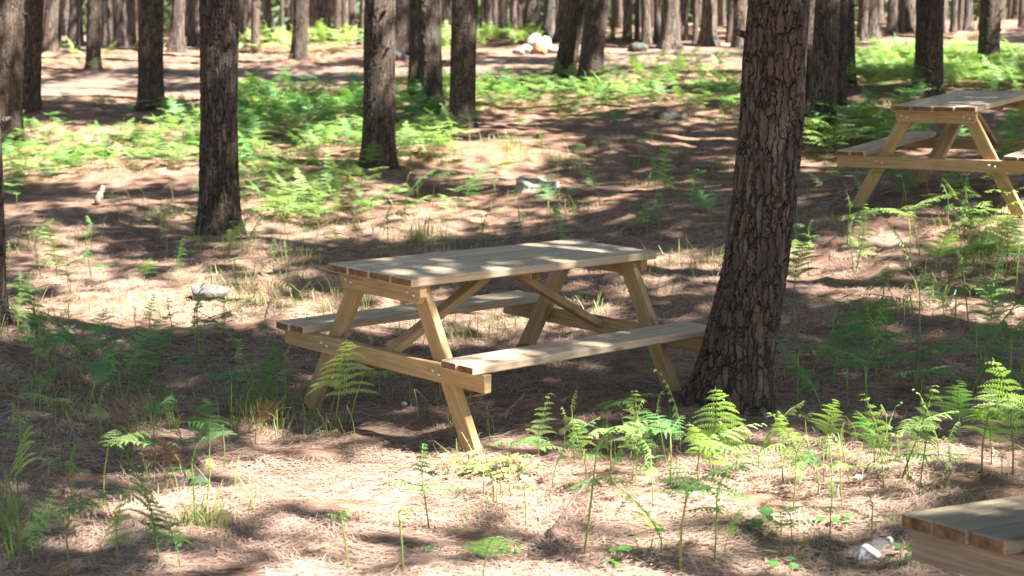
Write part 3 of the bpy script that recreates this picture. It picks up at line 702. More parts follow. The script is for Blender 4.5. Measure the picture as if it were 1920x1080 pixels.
# ------------------------------------------------------------------ bracken
def frond_arrays(r, blade, n, L0, e0, bend, droop, sp=0.0105, pl=0.021, curl=0.0, roll=0.0, base=(0, 0, 0), az=0.0, fold=0.25, openness=1.0):
    """one bracken blade: rachis points and the pinnule quads (m, 4, 3)"""
    sw_ = r.normal(0, .35); lat_ = r.normal(0, .28); side_ = np.array([-math.sin(az), math.cos(az), 0.0])
    ts = np.linspace(0, 1, n+1); pts = [np.array(base, float)]; el = e0; ds = blade/n; tang = []
    for i in range(n):
        e = e0-bend*(i/n)-curl*max(0, (i/n-0.6))**2*6
        az2 = az+sw_*(i/n)**1.5
        d = np.array([math.cos(e)*math.cos(az2), math.cos(e)*math.sin(az2), math.sin(e)]); d = d+side_*lat_*(i/n); d /= np.linalg.norm(d); tang.append(d); pts.append(pts[-1]+d*ds)
    tang.append(tang[-1]); Q = []
    side0 = np.array([-math.sin(az), math.cos(az), 0.0])
    for i in range(n):
        t = i/n; T = tang[i]; up = np.cross(T, side0); up = up if up[2] > 0 else up
        s0 = side0*math.cos(roll)+up*math.sin(roll)
        Lp0 = L0*(1-t)**0.85*(0.82+0.18*min(1, t*6+.4))*r.uniform(0.88, 1.1)+0.012
        for sg in (-1, 1):
            a = math.radians(r.uniform(6, 40)+t*16); Lp = Lp0*r.uniform(.72, 1.1)*(1 if r.random() > .06 else .35)
            d0 = sg*s0*math.cos(a)+T*math.sin(a)
            m = max(3, int(Lp/sp)); nrm = np.cross(T, s0)
            dr = droop*r.uniform(0.6, 1.4)
            for k in range(m):
                s = (k+0.5)/m; c = pts[i]+d0*Lp*s+np.array([0, 0, -1])*dr*Lp*s*s
                dd = d0+np.array([0, 0, -1])*dr*2*s; dd /= np.linalg.norm(dd)
                w = np.cross(nrm, dd); w /= np.linalg.norm(w)+1e-9
                pn = np.cross(dd, w)
                l = pl*(1-s)**0.55*min(1.0, 0.55+Lp/L0*0.6)*openness*r.uniform(0.85, 1.12)
                hw = Lp/m*0.42
                for q in (-1, 1):
                    di = q*w*0.93+dd*0.34-np.array([0, 0, 1])*fold*r.uniform(0.3, 1.3)+pn*r.uniform(-.12, .12)
                    di /= np.linalg.norm(di)
                    Q.append([c-dd*hw, c+dd*hw, c+di*l+dd*hw*.25, c+di*l*0.92-dd*hw*0.55])
            Q.append([pts[i], pts[i]+d0*Lp*.5+np.array([0, 0, -dr*Lp*.25])+T*.002, pts[i]+d0*Lp+np.array([0, 0, -dr*Lp]), pts[i]+d0*Lp*.5+np.array([0, 0, -dr*Lp*.25])-T*.002])
    return np.array(pts), np.array(Q)
def fern_variant(seed, kind):
    """-> (stalk mesh builder, list of blade quads)"""
    r = np.random.default_rng(seed); st = MB(); blades = []
    if kind == 'tri':                 # one full triangular blade on a short stalk
        h = r.uniform(0.10, 0.20); lean = r.uniform(0.02, 0.06)
        p, q = frond_arrays(r, r.uniform(.32, .42), 11, r.uniform(.17, .22), r.uniform(0.85, 1.25), r.uniform(.4, .9), r.uniform(.15, .4), base=(lean, 0, h))
        tube(st, [(0, 0, -.05), (lean*.4, 0, h*.5), (lean, 0, h)]+p[2::3].tolist(), np.linspace(.0045, .001, 3+len(p[2::3])), 5); blades.append(q)
    elif kind == 'flat':              # wide three-part blade held level
        h = r.uniform(0.18, 0.30)
        p, q = frond_arrays(r, r.uniform(.28, .36), 10, .12, 0.40, .6, .3, base=(0.02, 0, h), pl=.017); blades.append(q)
        tube(st, [(0, 0, -.05), (.0, 0, h*.5), (.02, 0, h)]+p[2::3].tolist(), np.linspace(.0045, .001, 3+len(p[2::3])), 5)
        for az in (1.25, -1.25):
            p, q = frond_arrays(r, r.uniform(.2, .26), 8, .08, 0.40, .7, .3, base=(0.02, 0, h-.01), az=az+r.uniform(-.2, .2), pl=.015); blades.append(q)
            tube(st, p[::3], np.linspace(.0025, .001, len(p[::3])), 4)
    elif kind == 'young':             # thin stalk, two drooping side blades, curled tip
        h = r.uniform(0.22, 0.34); k = r.uniform(-.04, .04)
        for az in (1.57, -1.57):
            p, q = frond_arrays(r, r.uniform(.13, .21), 8, .042, r.uniform(.1, .5), r.uniform(.3, 1.0), .7, sp=.009, pl=.010, base=(k*.6, 0, h*r.uniform(.70, .82)), az=az+r.uniform(-.5, .5), openness=.9); blades.append(q)
            tube(st, p[::2], np.linspace(.002, .0008, len(p[::2])), 4)
        p, q = frond_arrays(r, r.uniform(.08, .14), 7, .05, 1.35, .5, .7, sp=.009, pl=.010, curl=2.5, base=(k, 0, h), openness=.8); blades.append(q)
        tube(st, [(0, 0, -.05), (k*.2, 0, h*.4), (k, 0, h)]+p[2::2].tolist(), np.linspace(.004, .0013, 3+len(p[2::2])), 5)
    elif kind == 'upright':           # narrow upright blade with combed pinnae
        h = r.uniform(0.10, 0.18); k = r.uniform(-.03, .03)
        p, q = frond_arrays(r, r.uniform(.30, .40), 10, r.uniform(.10, .14), 1.40, r.uniform(.2, .5), r.uniform(.3, .6), curl=1.4, base=(k, 0, h), pl=.017); blades.append(q)
        tube(st, [(0, 0, -.05), (k*.5, 0, h*.5), (k, 0, h)]+p[2::3].tolist(), np.linspace(.0045, .0012, 3+len(p[2::3])), 5)
        p, q = frond_arrays(r, .17, 8, .045, .2, .6, .5, base=(k, 0, h*.95), az=r.choice([1.5, -1.5]), pl=.011); blades.append(q)
        tube(st, p[::3], np.linspace(.002, .001, len(p[::3])), 4)
    elif kind == 'crozier':           # bare stalk with a curled head
        h = r.uniform(0.18, 0.28); pts = [(0, 0, -.05), (.004, 0, h*.5), (0, 0, h)]
        for a in np.linspace(0, 4.6, 9): pts.append((.014-.014*math.cos(a)*(1-a/9), 0, h+.014*math.sin(a)*(1-a/9)))
        tube(st, pts, np.linspace(.0036, .0022, len(pts)), 6)
        for az in (0.7, 3.6):
            p, q = frond_arrays(r, .07, 5, .024, .7, .9, .7, sp=.008, pl=.008, base=(0, 0, h*.93), az=az); blades.append(q)
    return st, blades
FERN = {}
for kind, cnt in (('tri', 4), ('flat', 4), ('young', 4), ('upright', 4), ('crozier', 2)):
    for k in range(cnt):
        st, bl = fern_variant(300+k*17+len(kind)*7, kind)
        for tone, mt in (('deep', M_FERN), ('young', M_FERNY), ('dry', M_DRY)):  # deep tone goes mostly to shaded ferns, young tone to sunlit ones
            sm = st.mesh('stalk', True); sm.materials.append(M_STALK if tone != 'dry' else M_DRY)
            ms = []
            for q in bl:
                m = quads_mesh('frond', q); m.materials.append(mt); ms.append(m)
            FERN[kind, k, tone] = (sm, ms)
        FERN[kind, k, 'raw'] = np.concatenate(bl)
FCOUNT = 0
def fern(x, y, kind, k, tone, s, rz, label, group, tilt=(0, 0), name='bracken_fern', cat='fern'):
    global FCOUNT; FCOUNT += 1
    t = empty(name, (x, y, gz(x, y)), (tilt[0], tilt[1], rz)); t.scale = (s, s, s); tag(t, label, cat, group)
    sm, ms = FERN[kind, k, tone]; obj('stalk', sm, None, t)
    for m in ms: obj('frond', m, None, t)
    return t
R = math.radians
G_F = 'bracken ferns around the tables'
EXPL = [  # base px, base py, kind, variant, tone, scale, turn, label
 (628, 805, 'tri', 1, 'young', 1.5, -1.2, 'full bright triangular fern at the left foot of the main table'),
 (655, 800, 'flat', 0, 'young', 1.0, -0.4, 'low yellow-green fern tucked behind the bright triangular one'),
 (1010, 880, 'upright', 0, 'young', 1.0, -1.4, 'sunlit upright fern in front of the near bench, leftmost of the bright row'),
 (1100, 890, 'upright', 1, 'young', 1.0, -1.7, 'pale comb-leaved fern with spread arms below the middle of the near bench'),
 (1140, 855, 'flat', 1, 'deep', 0.95, 0.5, 'green level-leaved fern in half shade under the near bench'),
 (1215, 885, 'young', 0, 'young', 1.0, 0.2, 'pale young fern with two drooping arms before the leaning pine'),
 (1250, 872, 'young', 1, 'young', 1.05, -0.6, 'slender young fern with a white curled tip at the foot of the leaning pine'),
 (1335, 900, 'tri', 1, 'young', 1.25, -1.2, 'large bright fern spread in front of the leaning trunk'),
 (1380, 890, 'upright', 2, 'young', 1.05, -2.0, 'tall whitish fern against the dark foot of the leaning trunk'),
 (1420, 880, 'tri', 2, 'young', 1.1, -0.5, 'bright fern fanning right from the leaning trunk'),
 (1310, 925, 'flat', 2, 'young', 1.1, -0.2, 'broad light-green fern below the leaning trunk'),
 (1510, 905, 'upright', 3, 'young', 1.15, -1.6, 'upright silvery fern right of the leaning trunk'),
 (1548, 860, 'tri', 3, 'young', 0.8, -1.6, 'small pointed fern behind the silvery upright one'),
 (1595, 915, 'young', 2, 'young', 0.75, 0.0, 'short young fern with a nodding head in the sunny strip'),
 (1690, 900, 'upright', 2, 'young', 1.35, -1.1, 'tall bright fern arching over the dark shade at the right'),
 (1705, 905, 'flat', 3, 'young', 0.95, 0.0, 'spreading bright fern at the foot of the tall arching one'),
 (1640, 880, 'tri', 0, 'deep', 0.85, -2.4, 'green fern left of the tall arching one'),
 (1840, 905, 'flat', 0, 'young', 1.2, 0.6, 'wide bright fern above the plank bench'),
 (1900, 890, 'tri', 1, 'young', 1.35, -1.9, 'large bright fern cut by the right edge above the plank bench'),
 (1780, 920, 'young', 3, 'young', 0.9, 0.5, 'arched young fern left of the plank bench'),
 (1275, 1075, 'flat', 1, 'deep', 1.35, 0.2, 'tall green fern standing in the sunny needles at the bottom centre right'),
 (1245, 1040, 'tri', 2, 'young', 1.0, -2.6, 'pale fern with dark side leaves at the bottom centre right'),
 (1340, 1060, 'young', 0, 'deep', 1.15, 0.4, 'thin-stalked green fern beside the tall bottom one'),
 (1095, 1045, 'young', 2, 'deep', 1.35, 0.1, 'single tall stalked fern with one arched blade beside the leaning stick'),
 (805, 995, 'young', 1, 'deep', 1.2, 0.8, 'long-stalked fern bending two blades over bright needles'),
 (905, 1085, 'tri', 3, 'deep', 0.85, -1.3, 'fern cut off by the bottom edge in the middle'),
 (755, 1085, 'crozier', 0, 'young', 1.2, 0.0, 'bare yellow fern shoot at the bottom edge, taller of two'),
 (652, 1070, 'crozier', 1, 'young', 1.15, 0.4, 'bare curled fern shoot at the bottom edge, shorter of two'),
 (366, 985, 'young', 3, 'deep', 1.1, 0.3, 'thin single shoot rising beside the small grey stone'),
 (75, 1060, 'flat', 2, 'young', 1.0, -0.2, 'yellow-green fern at the lower left among dry stalks'),
 (130, 1075, 'flat', 3, 'deep', 1.0, 0.4, 'green fern low at the bottom left corner'),
 (35, 940, 'tri', 1, 'young', 1.0, -0.3, 'bright fern cut by the left edge low down'),
 (25, 760, 'tri', 2, 'deep', 1.15, 0.2, 'dark green fern at the left edge beside the shaded needles'),
 (110, 720, 'flat', 1, 'deep', 1.2, 0.3, 'broad shaded fern near the left edge'),
 (160, 700, 'tri', 0, 'deep', 1.1, -2.2, 'shaded triangular fern behind the broad left one'),
 (250, 745, 'upright', 0, 'deep', 0.95, -1.1, 'upright shaded fern in the middle of the left shade'),
 (285, 740, 'flat', 0, 'deep', 1.05, 0.8, 'level shaded fern beside the upright one in the left shade'),
 (480, 760, 'young', 0, 'young', 1.1, 0.2, 'yellow young fern with a white tip left of the main table'),
 (535, 770, 'young', 2, 'young', 0.95, -0.3, 'young fern with outstretched arms just left of the bright triangular fern'),
 (190, 840, 'young', 1, 'young', 1.0, 0.4, 'fern with a long pale arm over the left shade'),
 (40, 880, 'crozier', 0, 'young', 1.2, 0.0, 'lone curled shoot in the left shade'),
 (107, 520, 'upright', 3, 'young', 1.35, -1.5, 'tall layered fern near the left edge behind the sunny patch'),
 (78, 525, 'young', 3, 'young', 1.0, 0.0, 'short pale fern left of the tall layered one'),
 (172, 525, 'young', 0, 'deep', 1.1, 0.3, 'fern with a level arm right of the tall layered one'),
 (315, 480, 'crozier', 1, 'young', 1.2, 0.0, 'thin shoot standing left of the straight dark pine'),
 (425, 480, 'tri', 3, 'young', 0.95, -0.7, 'bright fern in front of the straight dark pine'),
 (455, 445, 'flat', 3, 'young', 1.0, 0.3, 'fern with level bright leaves right of the straight dark pine'),
 (420, 640, 'flat', 2, 'deep', 0.85, 0.2, 'dark fern in front of the flat grey rock'),
 (280, 620, 'upright', 1, 'deep', 0.8, -1.2, 'small fern between the sun and shade left of the grey rock'),
 (270, 670, 'young', 2, 'young', 0.8, 0.2, 'short young fern in the left middle shade'),
 (640, 480, 'tri', 0, 'young', 0.9, -2.0, 'bright fern behind the left corner of the tabletop'),
 (730, 475, 'young', 1, 'young', 1.1, 0.0, 'young fern with curled arms behind the tabletop'),
 (700, 440, 'flat', 0, 'deep', 1.1, 0.2, 'fern with several level blades behind the table, in shade'),
 (895, 465, 'young', 3, 'young', 1.1, 0.1, 'branching pale fern behind the middle of the tabletop'),
 (985, 455, 'young', 0, 'deep', 0.9, 0.4, 'thin fern behind the tabletop, right of the branching pale one'),
 (1185, 440, 'flat', 2, 'deep', 0.9, 0.0, 'small level fern behind the right end of the table'),
 (1345, 505, 'tri', 2, 'young', 0.9, -1.0, 'bright small fern left of the leaning trunk at mid height'),
 (1245, 375, 'upright', 2, 'young', 1.5, -1.0, 'tall yellow-green fern halfway up the slope'),
 (1195, 320, 'flat', 1, 'deep', 1.3, 0.5, 'leafy green fern left of the grey stone'),
 (1515, 515, 'crozier', 0, 'young', 1.1, 0.0, 'yellow shoot right of the leaning pine'),
 (1600, 510, 'young', 2, 'young', 1.0, 0.2, 'small yellow fern with a flat top right of the leaning pine'),
 (1725, 480, 'flat', 0, 'young', 1.3, 0.4, 'broad bright fern in the right middle'),
 (1760, 520, 'tri', 1, 'deep', 1.3, 0.0, 'large green fern with hanging blades in the right middle'),
 (1885, 520, 'tri', 3, 'young', 1.3, -2.2, 'bright fern cut by the right edge at mid height'),
 (1850, 545, 'flat', 3, 'deep', 1.2, 1.0, 'dark spreading fern by the right edge at mid height'),
 (1725, 640, 'young', 1, 'young', 1.3, 0.0, 'fern with a V of two pale arms in the right sun patch'),
 (1640, 720, 'young', 0, 'young', 1.4, 0.3, 'fern with wide toothed arms over the right shade'),
 (1560, 720, 'tri', 0, 'deep', 1.3, 0.5, 'large dark fern right of the leaning trunk'),
 (1500, 745, 'flat', 1, 'deep', 1.1, 0.0, 'low dark fern against the leaning trunk'),
 (1720, 745, 'flat', 2, 'deep', 1.4, -0.5, 'broad dark fern in the right shade'),
 (1820, 740, 'tri', 2, 'deep', 1.4, 0.3, 'dark fern with long pale upper blades in the right shade'),
 (1900, 760, 'flat', 0, 'deep', 1.4, 0.1, 'dark fern cut by the right edge in the shade'),
 (1850, 660, 'upright', 0, 'deep', 1.2, -1.4, 'upright fern at the right by the sun patch'),
 (1800, 830, 'tri', 3, 'deep', 1.0, -2.0, 'shaded pointed fern behind the right bright ferns'),
 (1560, 640, 'flat', 3, 'deep', 1.0, 0.6, 'flat fern in the shade right of the knot on the leaning pine'),
 (1660, 340, 'young', 0, 'young', 1.3, 0.2, 'young fern in front of the far table left leg'),
 (1605, 345, 'flat', 2, 'young', 1.2, 0.0, 'pale level fern left of the far table leg'),
 (1880, 345, 'tri', 1, 'deep', 1.5, -1.4, 'dark fern growing through the frame of the far table'),
 (1600, 275, 'flat', 1, 'deep', 1.9, 0.4, 'big dark fern clump behind the far table left bench'),
 (1640, 260, 'tri', 2, 'deep', 1.9, -0.6, 'tall dark fern between the knotted pine and the far table'),
 (1700, 262, 'tri', 0, 'deep', 1.7, -1.9, 'dark fern seen through the legs of the far table'),
 (1640, 330, 'upright', 3, 'young', 0.9, -1.2, 'small fern left below the far table'),
]
for e in EXPL:
    x, y = hit(e[0], e[1]); fern(x, y, e[2], e[3], e[4], e[5]*(0.78 if e[2] in ('tri', 'upright') else 0.92), e[6]+rng.normal(0, .25), e[7], G_F, (rng.normal(0, .14), rng.normal(0, .14)))
# the smaller ferns scattered between them
ZF = [  # name of the place, px box, how many, kinds, share in the young sunlit tone, scale
 ('small bracken fern in the shade left of the main table', (0, 600, 520, 800), 26, 0.3, (.7, 1.15)),
 ('small bracken fern in the low left corner', (0, 830, 420, 1070), 18, 0.6, (.6, 1.05)),
 ('small bracken fern in the sunlit foreground right of the main table foot', (900, 850, 1640, 1060), 22, 0.6, (.4, .85)),
  ('small bracken fern in the bright row below the near bench and leaning pine', (980, 845, 1920, 930), 24, 0.9, (.55, .95)),
 ('small bracken fern under the main picnic table', (600, 640, 1240, 720), 8, 0.0, (.4, .7)),
 ('small bracken fern in the shade right of the leaning pine', (1470, 600, 1920, 820), 22, 0.2, (.9, 1.4)),
 ('small bracken fern on the slope between the leaning pine and the right edge', (1480, 390, 1920, 590), 26, 0.4, (.7, 1.2)),
 ('small bracken fern on the open slope behind the main table', (560, 250, 1370, 470), 34, 0.3, (.5, 1.0)),
 ('small bracken fern between the left edge and the straight dark pine', (0, 360, 620, 590), 34, 0.5, (.45, .9)),
]
kinds = ['tri', 'flat', 'young', 'upright', 'young', 'crozier', 'flat']
for lab, (x0, y0, x1, y1), n, yg, sc in ZF:
    for i in range(n):
        px, py = rng.uniform(x0, x1), rng.uniform(y0, y1)
        x, y = hit(px, py); kd = kinds[rng.integers(len(kinds))]
        fern(x, y, kd, int(rng.integers(2 if kd == 'crozier' else 4)), 'young' if rng.random() < yg else 'deep', rng.uniform(*sc), rng.uniform(0, 6.28), lab, lab.replace('small bracken fern', 'small ferns'), (rng.uniform(-.12, .12), rng.uniform(-.12, .12)))
# brown dry bracken
DRY = [(475, 560, 'crumpled dry brown bracken beside the flat grey rock'), (165, 830, 'arched dry brown bracken in the left shade'), (350, 900, 'dry brown bracken wisps behind the small grey stone'), (540, 800, 'dry straw-coloured bracken beneath the grass left of the table'), (60, 1000, 'dry pinkish bracken among the low left ferns'), (805, 365, 'dry brown bracken on the slope left of the pale stump')]
for k, (px, py, lab) in enumerate(DRY):
    x, y = hit(px, py); fern(x, y, ['flat', 'tri'][k % 2], k % 4, 'dry', 0.8, k*1.7, lab, 'dry bracken lying about', (0.8, 0.3), 'dry_bracken', 'dry bracken')

# bracken cover farther up, too thick to count
CLEAR = [hit(*p) for p in ((1006, 357), (1313, 318), (1257, 224), (392, 560), (1195, 96), (748, 111), (1010, 97))]
def scatter_quads(boxes, raws, name, mat, label, cat, kind='stuff'):
    out = []
    for (x0, y0, x1, y1), n, sc in boxes:
        for i in range(n):
            px, py = rng.uniform(x0, x1), rng.uniform(y0, y1); x, y = hit(px, py)
            if path_mask(x, y) > 0.4: continue
            if any((x-a)**2+(y+.25-b)**2 < .3 for a, b in CLEAR): continue
            if fbm(x*0.8+3, y*0.5, 2) < -0.16: continue
            q = raws[rng.integers(len(raws))]; a = rng.uniform(0, 6.28); s = rng.uniform(*sc); c, sn = math.cos(a), math.sin(a)
            M = np.array([[c, -sn, 0], [sn, c, 0], [0, 0, 1.0]])*s
            out.append(q @ M.T+np.array([x, y, gz(x, y)]))
    me = quads_mesh(name, np.concatenate(out)); me.materials.append(mat)
    return tag(obj(name, me), label, cat, kind=kind)
def low_fern(seed):
    r = np.random.default_rng(seed); out = []
    for az in (0, 2.0, 4.1):
        p, q = frond_arrays(r, r.uniform(.26, .38), 8, r.uniform(.10, .15), r.uniform(.15, .5), r.uniform(.3, .8), .3, sp=.024, pl=.026, base=(0, 0, r.uniform(.12, .26)), az=az+r.uniform(-.5, .5)); out.append(q)
    return np.concatenate(out)
LOW = [low_fern(700+k) for k in range(6)]
raws = [FERN[k, i, 'raw'] for k in ('tri', 'flat') for i in range(4)]+[FERN['upright', 0, 'raw']]
scatter_quads([((0, 205, 700, 330), 260, (.45, .9)), ((440, 170, 860, 260), 230, (.6, 1.1)), ((0, 300, 600, 400), 90, (.35, .7)), ((700, 190, 1400, 250), 70, (.5, .9)), ((860, 155, 1400, 200), 90, (.5, .9)), ((1500, 180, 1920, 300), 80, (.6, 1.0))], raws, 'bracken_cover', M_FERN, 'green bracken spreading between the trunks below the track', 'ferns')
scatter_quads([((0, 205, 700, 420), 330, (.35, .75)), ((0, 380, 360, 470), 40, (.3, .6)), ((440, 84, 850, 112), 120, (.8, 1.2)), ((880, 74, 1010, 92), 60, (.7, 1.1)), ((1590, 100, 1920, 175), 330, (.5, 1.0)), ((420, 180, 860, 300), 150, (.4, .85)), ((860, 160, 1400, 215), 80, (.4, .8)), ((60, 360, 600, 440), 60, (.3, .6)), ((1480, 310, 1920, 420), 40, (.3, .6)), ((80, 100, 300, 145), 26, (.6, 1.0)), ((1100, 76, 1240, 94), 36, (.7, 1.1)), ((1130, 120, 1400, 175), 90, (.5, .9)), ((850, 110, 1400, 200), 50, (.5, .9))], raws, 'sunlit_bracken', M_FERNY, 'yellow-green bracken in sun beside and beyond the track', 'ferns')

scatter_quads([((0, 200, 700, 320), 260, (.4, .8)), ((0, 300, 660, 430), 330, (.35, .7)), ((440, 172, 860, 300), 280, (.5, .95)), ((860, 158, 1400, 215), 190, (.45, .9)), ((1540, 112, 1920, 172), 420, (.6, 1.1)), ((1500, 230, 1690, 300), 60, (.8, 1.3)), ((560, 300, 1370, 440), 70, (.35, .7)), ((1480, 380, 1920, 600), 60, (.4, .8))], LOW, 'low_bracken', M_FERNL, 'low spreading light green bracken carpeting the slope', 'ferns')

# grass
def grass_mesh(spots):
    Q = []
    for px, py, rx, ry, n, h in spots:
        for i in range(n):
            a, b = px+rng.normal(0, .5)*rx, py+rng.normal(0, .5)*ry
            x, y = hit(a, min(b, 1078)); z = gz(x, y); hh = h*rng.uniform(.4, 1.15); az = rng.uniform(0, 6.28); ben = rng.uniform(.2, 1.1)*hh
            w = rng.uniform(.0018, .0034); d = np.array([math.cos(az), math.sin(az), 0]); s = np.array([-d[1], d[0], 0])
            p0 = np.array([x, y, z-.01]); p1 = p0+d*ben*.25+np.array([0, 0, hh*.55]); p2 = p0+d*ben*.8+np.array([0, 0, hh*.95]); p3 = p2+d*ben*.3+np.array([0, 0, -hh*.02])
            Q.append([p0-s*w, p0+s*w, p1+s*w*.9, p1-s*w*.9]); Q.append([p1-s*w*.9, p1+s*w*.9, p2+s*w*.5, p2-s*w*.5]); Q.append([p2-s*w*.5, p2+s*w*.5, p3+s*.0003, p3-s*.0003])
    return quads_mesh('grass', np.array(Q))
gs = [(520, 785, 110, 50, 130, .15), (300, 780, 60, 40, 120, .14), (470, 770, 60, 50, 110, .17), (380, 985, 60, 14, 130, .10), (20, 1000, 40, 60, 90, .2), (140, 770, 160, 80, 160, .14), (560, 540, 140, 60, 160, .12), (960, 285, 30, 12, 60, .2), (1850, 480, 60, 30, 200, .2), (790, 450, 40, 16, 60, .2), (1830, 880, 90, 40, 90, .25), (880, 800, 60, 40, 50, .16), (1720, 590, 120, 30, 60, .2)]
gs = [g for g in gs if g[0] != 1830]
for k in range(60):
    gs.append((rng.uniform(0, 1920), rng.uniform(230, 640), 90, 26, 45, .15))
for k in range(26): gs.append((rng.uniform(0, 1920), rng.uniform(660, 1070), 70, 30, 16, .15))
tag(obj('grass', grass_mesh(gs), M_GRASS), 'thin scattered green grass on the forest floor', 'grass', kind='stuff')

# fallen needles
def needles(n):
    Yv = 5.2+(rng.random(n)**1.5)*9.5; X = (rng.uniform(-60, 1980, n)-960)/F*Yv*1.03
    keep = fbm(X*3, Yv*3, 2) > -0.33; X, Yv = X[keep], Yv[keep]; n = len(X)
    a = 3.1*fbm(X*1.1+7, Yv*1.1, 2)*2+rng.normal(0, 0.75, n); l = rng.uniform(.05, .13, n); w = rng.uniform(.0009, .0019, n)
    d = np.stack([np.cos(a), np.sin(a)], 1); p0 = np.stack([X, Yv], 1)-d*l[:, None]/2; p1 = p0+d*l[:, None]
    s = np.stack([-d[:, 1], d[:, 0]], 1)*w[:, None]; lift = rng.exponential(.006, n)
    pm = (p0+p1)/2+s*rng.normal(0, 4, n)[:, None]
    def up(p, e): return np.concatenate([p, (ground(p[:, 0], p[:, 1])+e)[:, None]], 1)
    e0 = .002+lift*rng.random(n); e1 = .003+lift*rng.random(n)*2
    V = np.stack([up(p0, e0), up(pm+s, (e0+e1)/2+.004), up(p1, e1), up(pm-s, (e0+e1)/2+.004)], 1)
    return quads_mesh('pine_needle_litter', V)
def table_needles():
    c, s_ = math.cos(MYAW), math.sin(MYAW); Q = []
    for i in range(90):
        seat = i % 3 == 0
        u = rng.uniform(-.8, .8); v = rng.uniform(-.72, -.56)*rng.choice([-1, 1]) if seat else rng.uniform(-.27, .27); z = (0.40 if seat else 0.75)-u*math.sin(0.026)*c-0.0+.003
        x, y = MAIN[0]+u*c-v*s_, MAIN[1]+u*s_+v*c; a = rng.uniform(0, 6.28); l = rng.uniform(.04, .11)
        z = (0.40 if seat else 0.75)-(x-MAIN[0])*math.sin(0.026)+.003
        d = np.array([math.cos(a), math.sin(a), -math.cos(a)*.026])*l/2; w_ = np.array([-math.sin(a), math.cos(a), 0])*.0011; p = np.array([x, y, z])
        Q.append([p-d, p+w_, p+d, p-w_])
    return quads_mesh('pine_needles', np.array(Q))
tag(obj('pine_needles', table_needles(), M_STRAW), 'few dry pine needles fallen on the main table and benches', 'pine needles', kind='stuff')
tag(obj('pine_needle_litter', needles(170000), M_STRAW), 'loose brown pine needles strewn over the ground', 'pine needles', kind='stuff')

def twigs(n):
    mb = MB()
    for i in range(n):
        y = 5.4+rng.random()**1.3*14; x = (rng.uniform(-40, 1960)-960)/F*y; a = rng.uniform(0, 6.28); l = rng.uniform(.06, .30); r0 = rng.uniform(.0015, .0045)
        p = []
        for q in np.linspace(-.5, .5, 5):
            u, v = x+math.cos(a+q*.5)*l*q, y+math.sin(a+q*.5)*l*q; p.append((u, v, gz(u, v)+.006+rng.uniform(0, .012)))
        tube(mb, p, np.linspace(r0, r0*.5, 5), 5)
    return mb.mesh('fallen_twigs')
tag(obj('fallen_twigs', twigs(420), M_STICK), 'small fallen twigs strewn among the needles', 'twigs', kind='stuff')

# ------------------------------------------------------------------ stones, stump, sticks, litter
def rock_mesh(size, seed, flat=0.0, sub=24, amp=0.28, cut=None):
    r = np.random.default_rng(seed); n = sub; th = np.linspace(0, math.pi, n); ph = np.linspace(0, 2*math.pi, n*2, endpoint=False)
    Tn, Pn = np.meshgrid(th, ph, indexing='ij'); o = r.uniform(0, 90)
    D = np.stack([np.sin(Tn)*np.cos(Pn), np.sin(Tn)*np.sin(Pn), np.cos(Tn)], -1)
    rad = 1+amp*(vnoise(D[..., 0]*1.6+o+D[..., 2], D[..., 1]*1.6+o-D[..., 2]*.7)*1.3+.5*vnoise(D[..., 0]*4+o+D[..., 2]*3, D[..., 1]*4-o))
    # flatten facets
    for k in range(7):
        nr = r.normal(size=3); nr /= np.linalg.norm(nr); c = r.uniform(.72, .92)
        dd = D@nr; lim = np.where(dd > .05, c/np.maximum(dd, .05), 9); rad = np.minimum(rad, lim)
    V = D*rad[..., None]; 
    if cut: V[..., 2] = np.minimum(V[..., 2], cut)
    V = V*np.array(size)/2
    m = n*2; mb = MB(); mb.add(V.reshape(-1, 3), [[i*m+j, i*m+(j+1) % m, (i+1)*m+(j+1) % m, (i+1)*m+j] for i in range(n-1) for j in range(m)])
    return mb.mesh('rock', True)
def rock(px, py, size, seed, mat, label, name='rock', lift=0.3, rz=0.0, cut=None, amp=.28, group=None):
    x, y = hit(px, py); me = rock_mesh(size, seed, cut=cut, amp=amp); me.materials.append(mat)
    return tag(obj(name, me, None, None, (x, y, gz(x, y)+size[2]*(.5-lift)), (0, 0, rz)), label, name.replace('_', ' '), group)
rock(392, 560, (.27, .2, .17), 1, M_ROCK, 'flat-topped grey rock behind dark ferns, left of the main table', cut=.55)
rock(374, 910, (.085, .07, .07), 2, M_ROCK, 'small rounded grey stone half in shade at the lower left', 'stone')
rock(1313, 318, (.20, .16, .10), 3, M_ROCK, 'bluish grey flat stone in shade up the slope', 'stone', cut=.6)
rock(1257, 224, (.42, .3, .20), 4, M_DROCK, 'dark mossy stone on the slope under the sunny strip', lift=.4)
rock(1195, 96, (.40, .3, .22), 5, M_DROCK, 'dark rounded stone beyond the track', lift=.3)
rock(748, 111, (.34, .26, .20), 6, M_ROCK, 'pale stone at the foot of the wide shaded pine', lift=.3)
GB = 'pale boulders heaped beyond the track'
rock(1002, 97, (.30, .25, .28), 7, M_WROCK, 'round white boulder on top of the heap beyond the track', 'boulder', lift=-.12, group=GB, amp=.15)
rock(1024, 97, (.23, .21, .30), 8, M_WROCK, 'pointed white boulder right of the round one', 'boulder', lift=.1, group=GB, amp=.2)
rock(988, 99, (.27, .22, .18), 9, M_WROCK, 'low white boulder at the left foot of the heap', 'boulder', lift=.2, group=GB)
rock(1010, 101, (.28, .2, .22), 10, M_RROCK, 'rusty orange stone in the front of the white heap', 'boulder', lift=.2, group=GB)
rock(1040, 99, (.27, .24, .13), 11, M_WROCK, 'small white boulder at the right foot of the heap', 'boulder', lift=.2, group=GB)
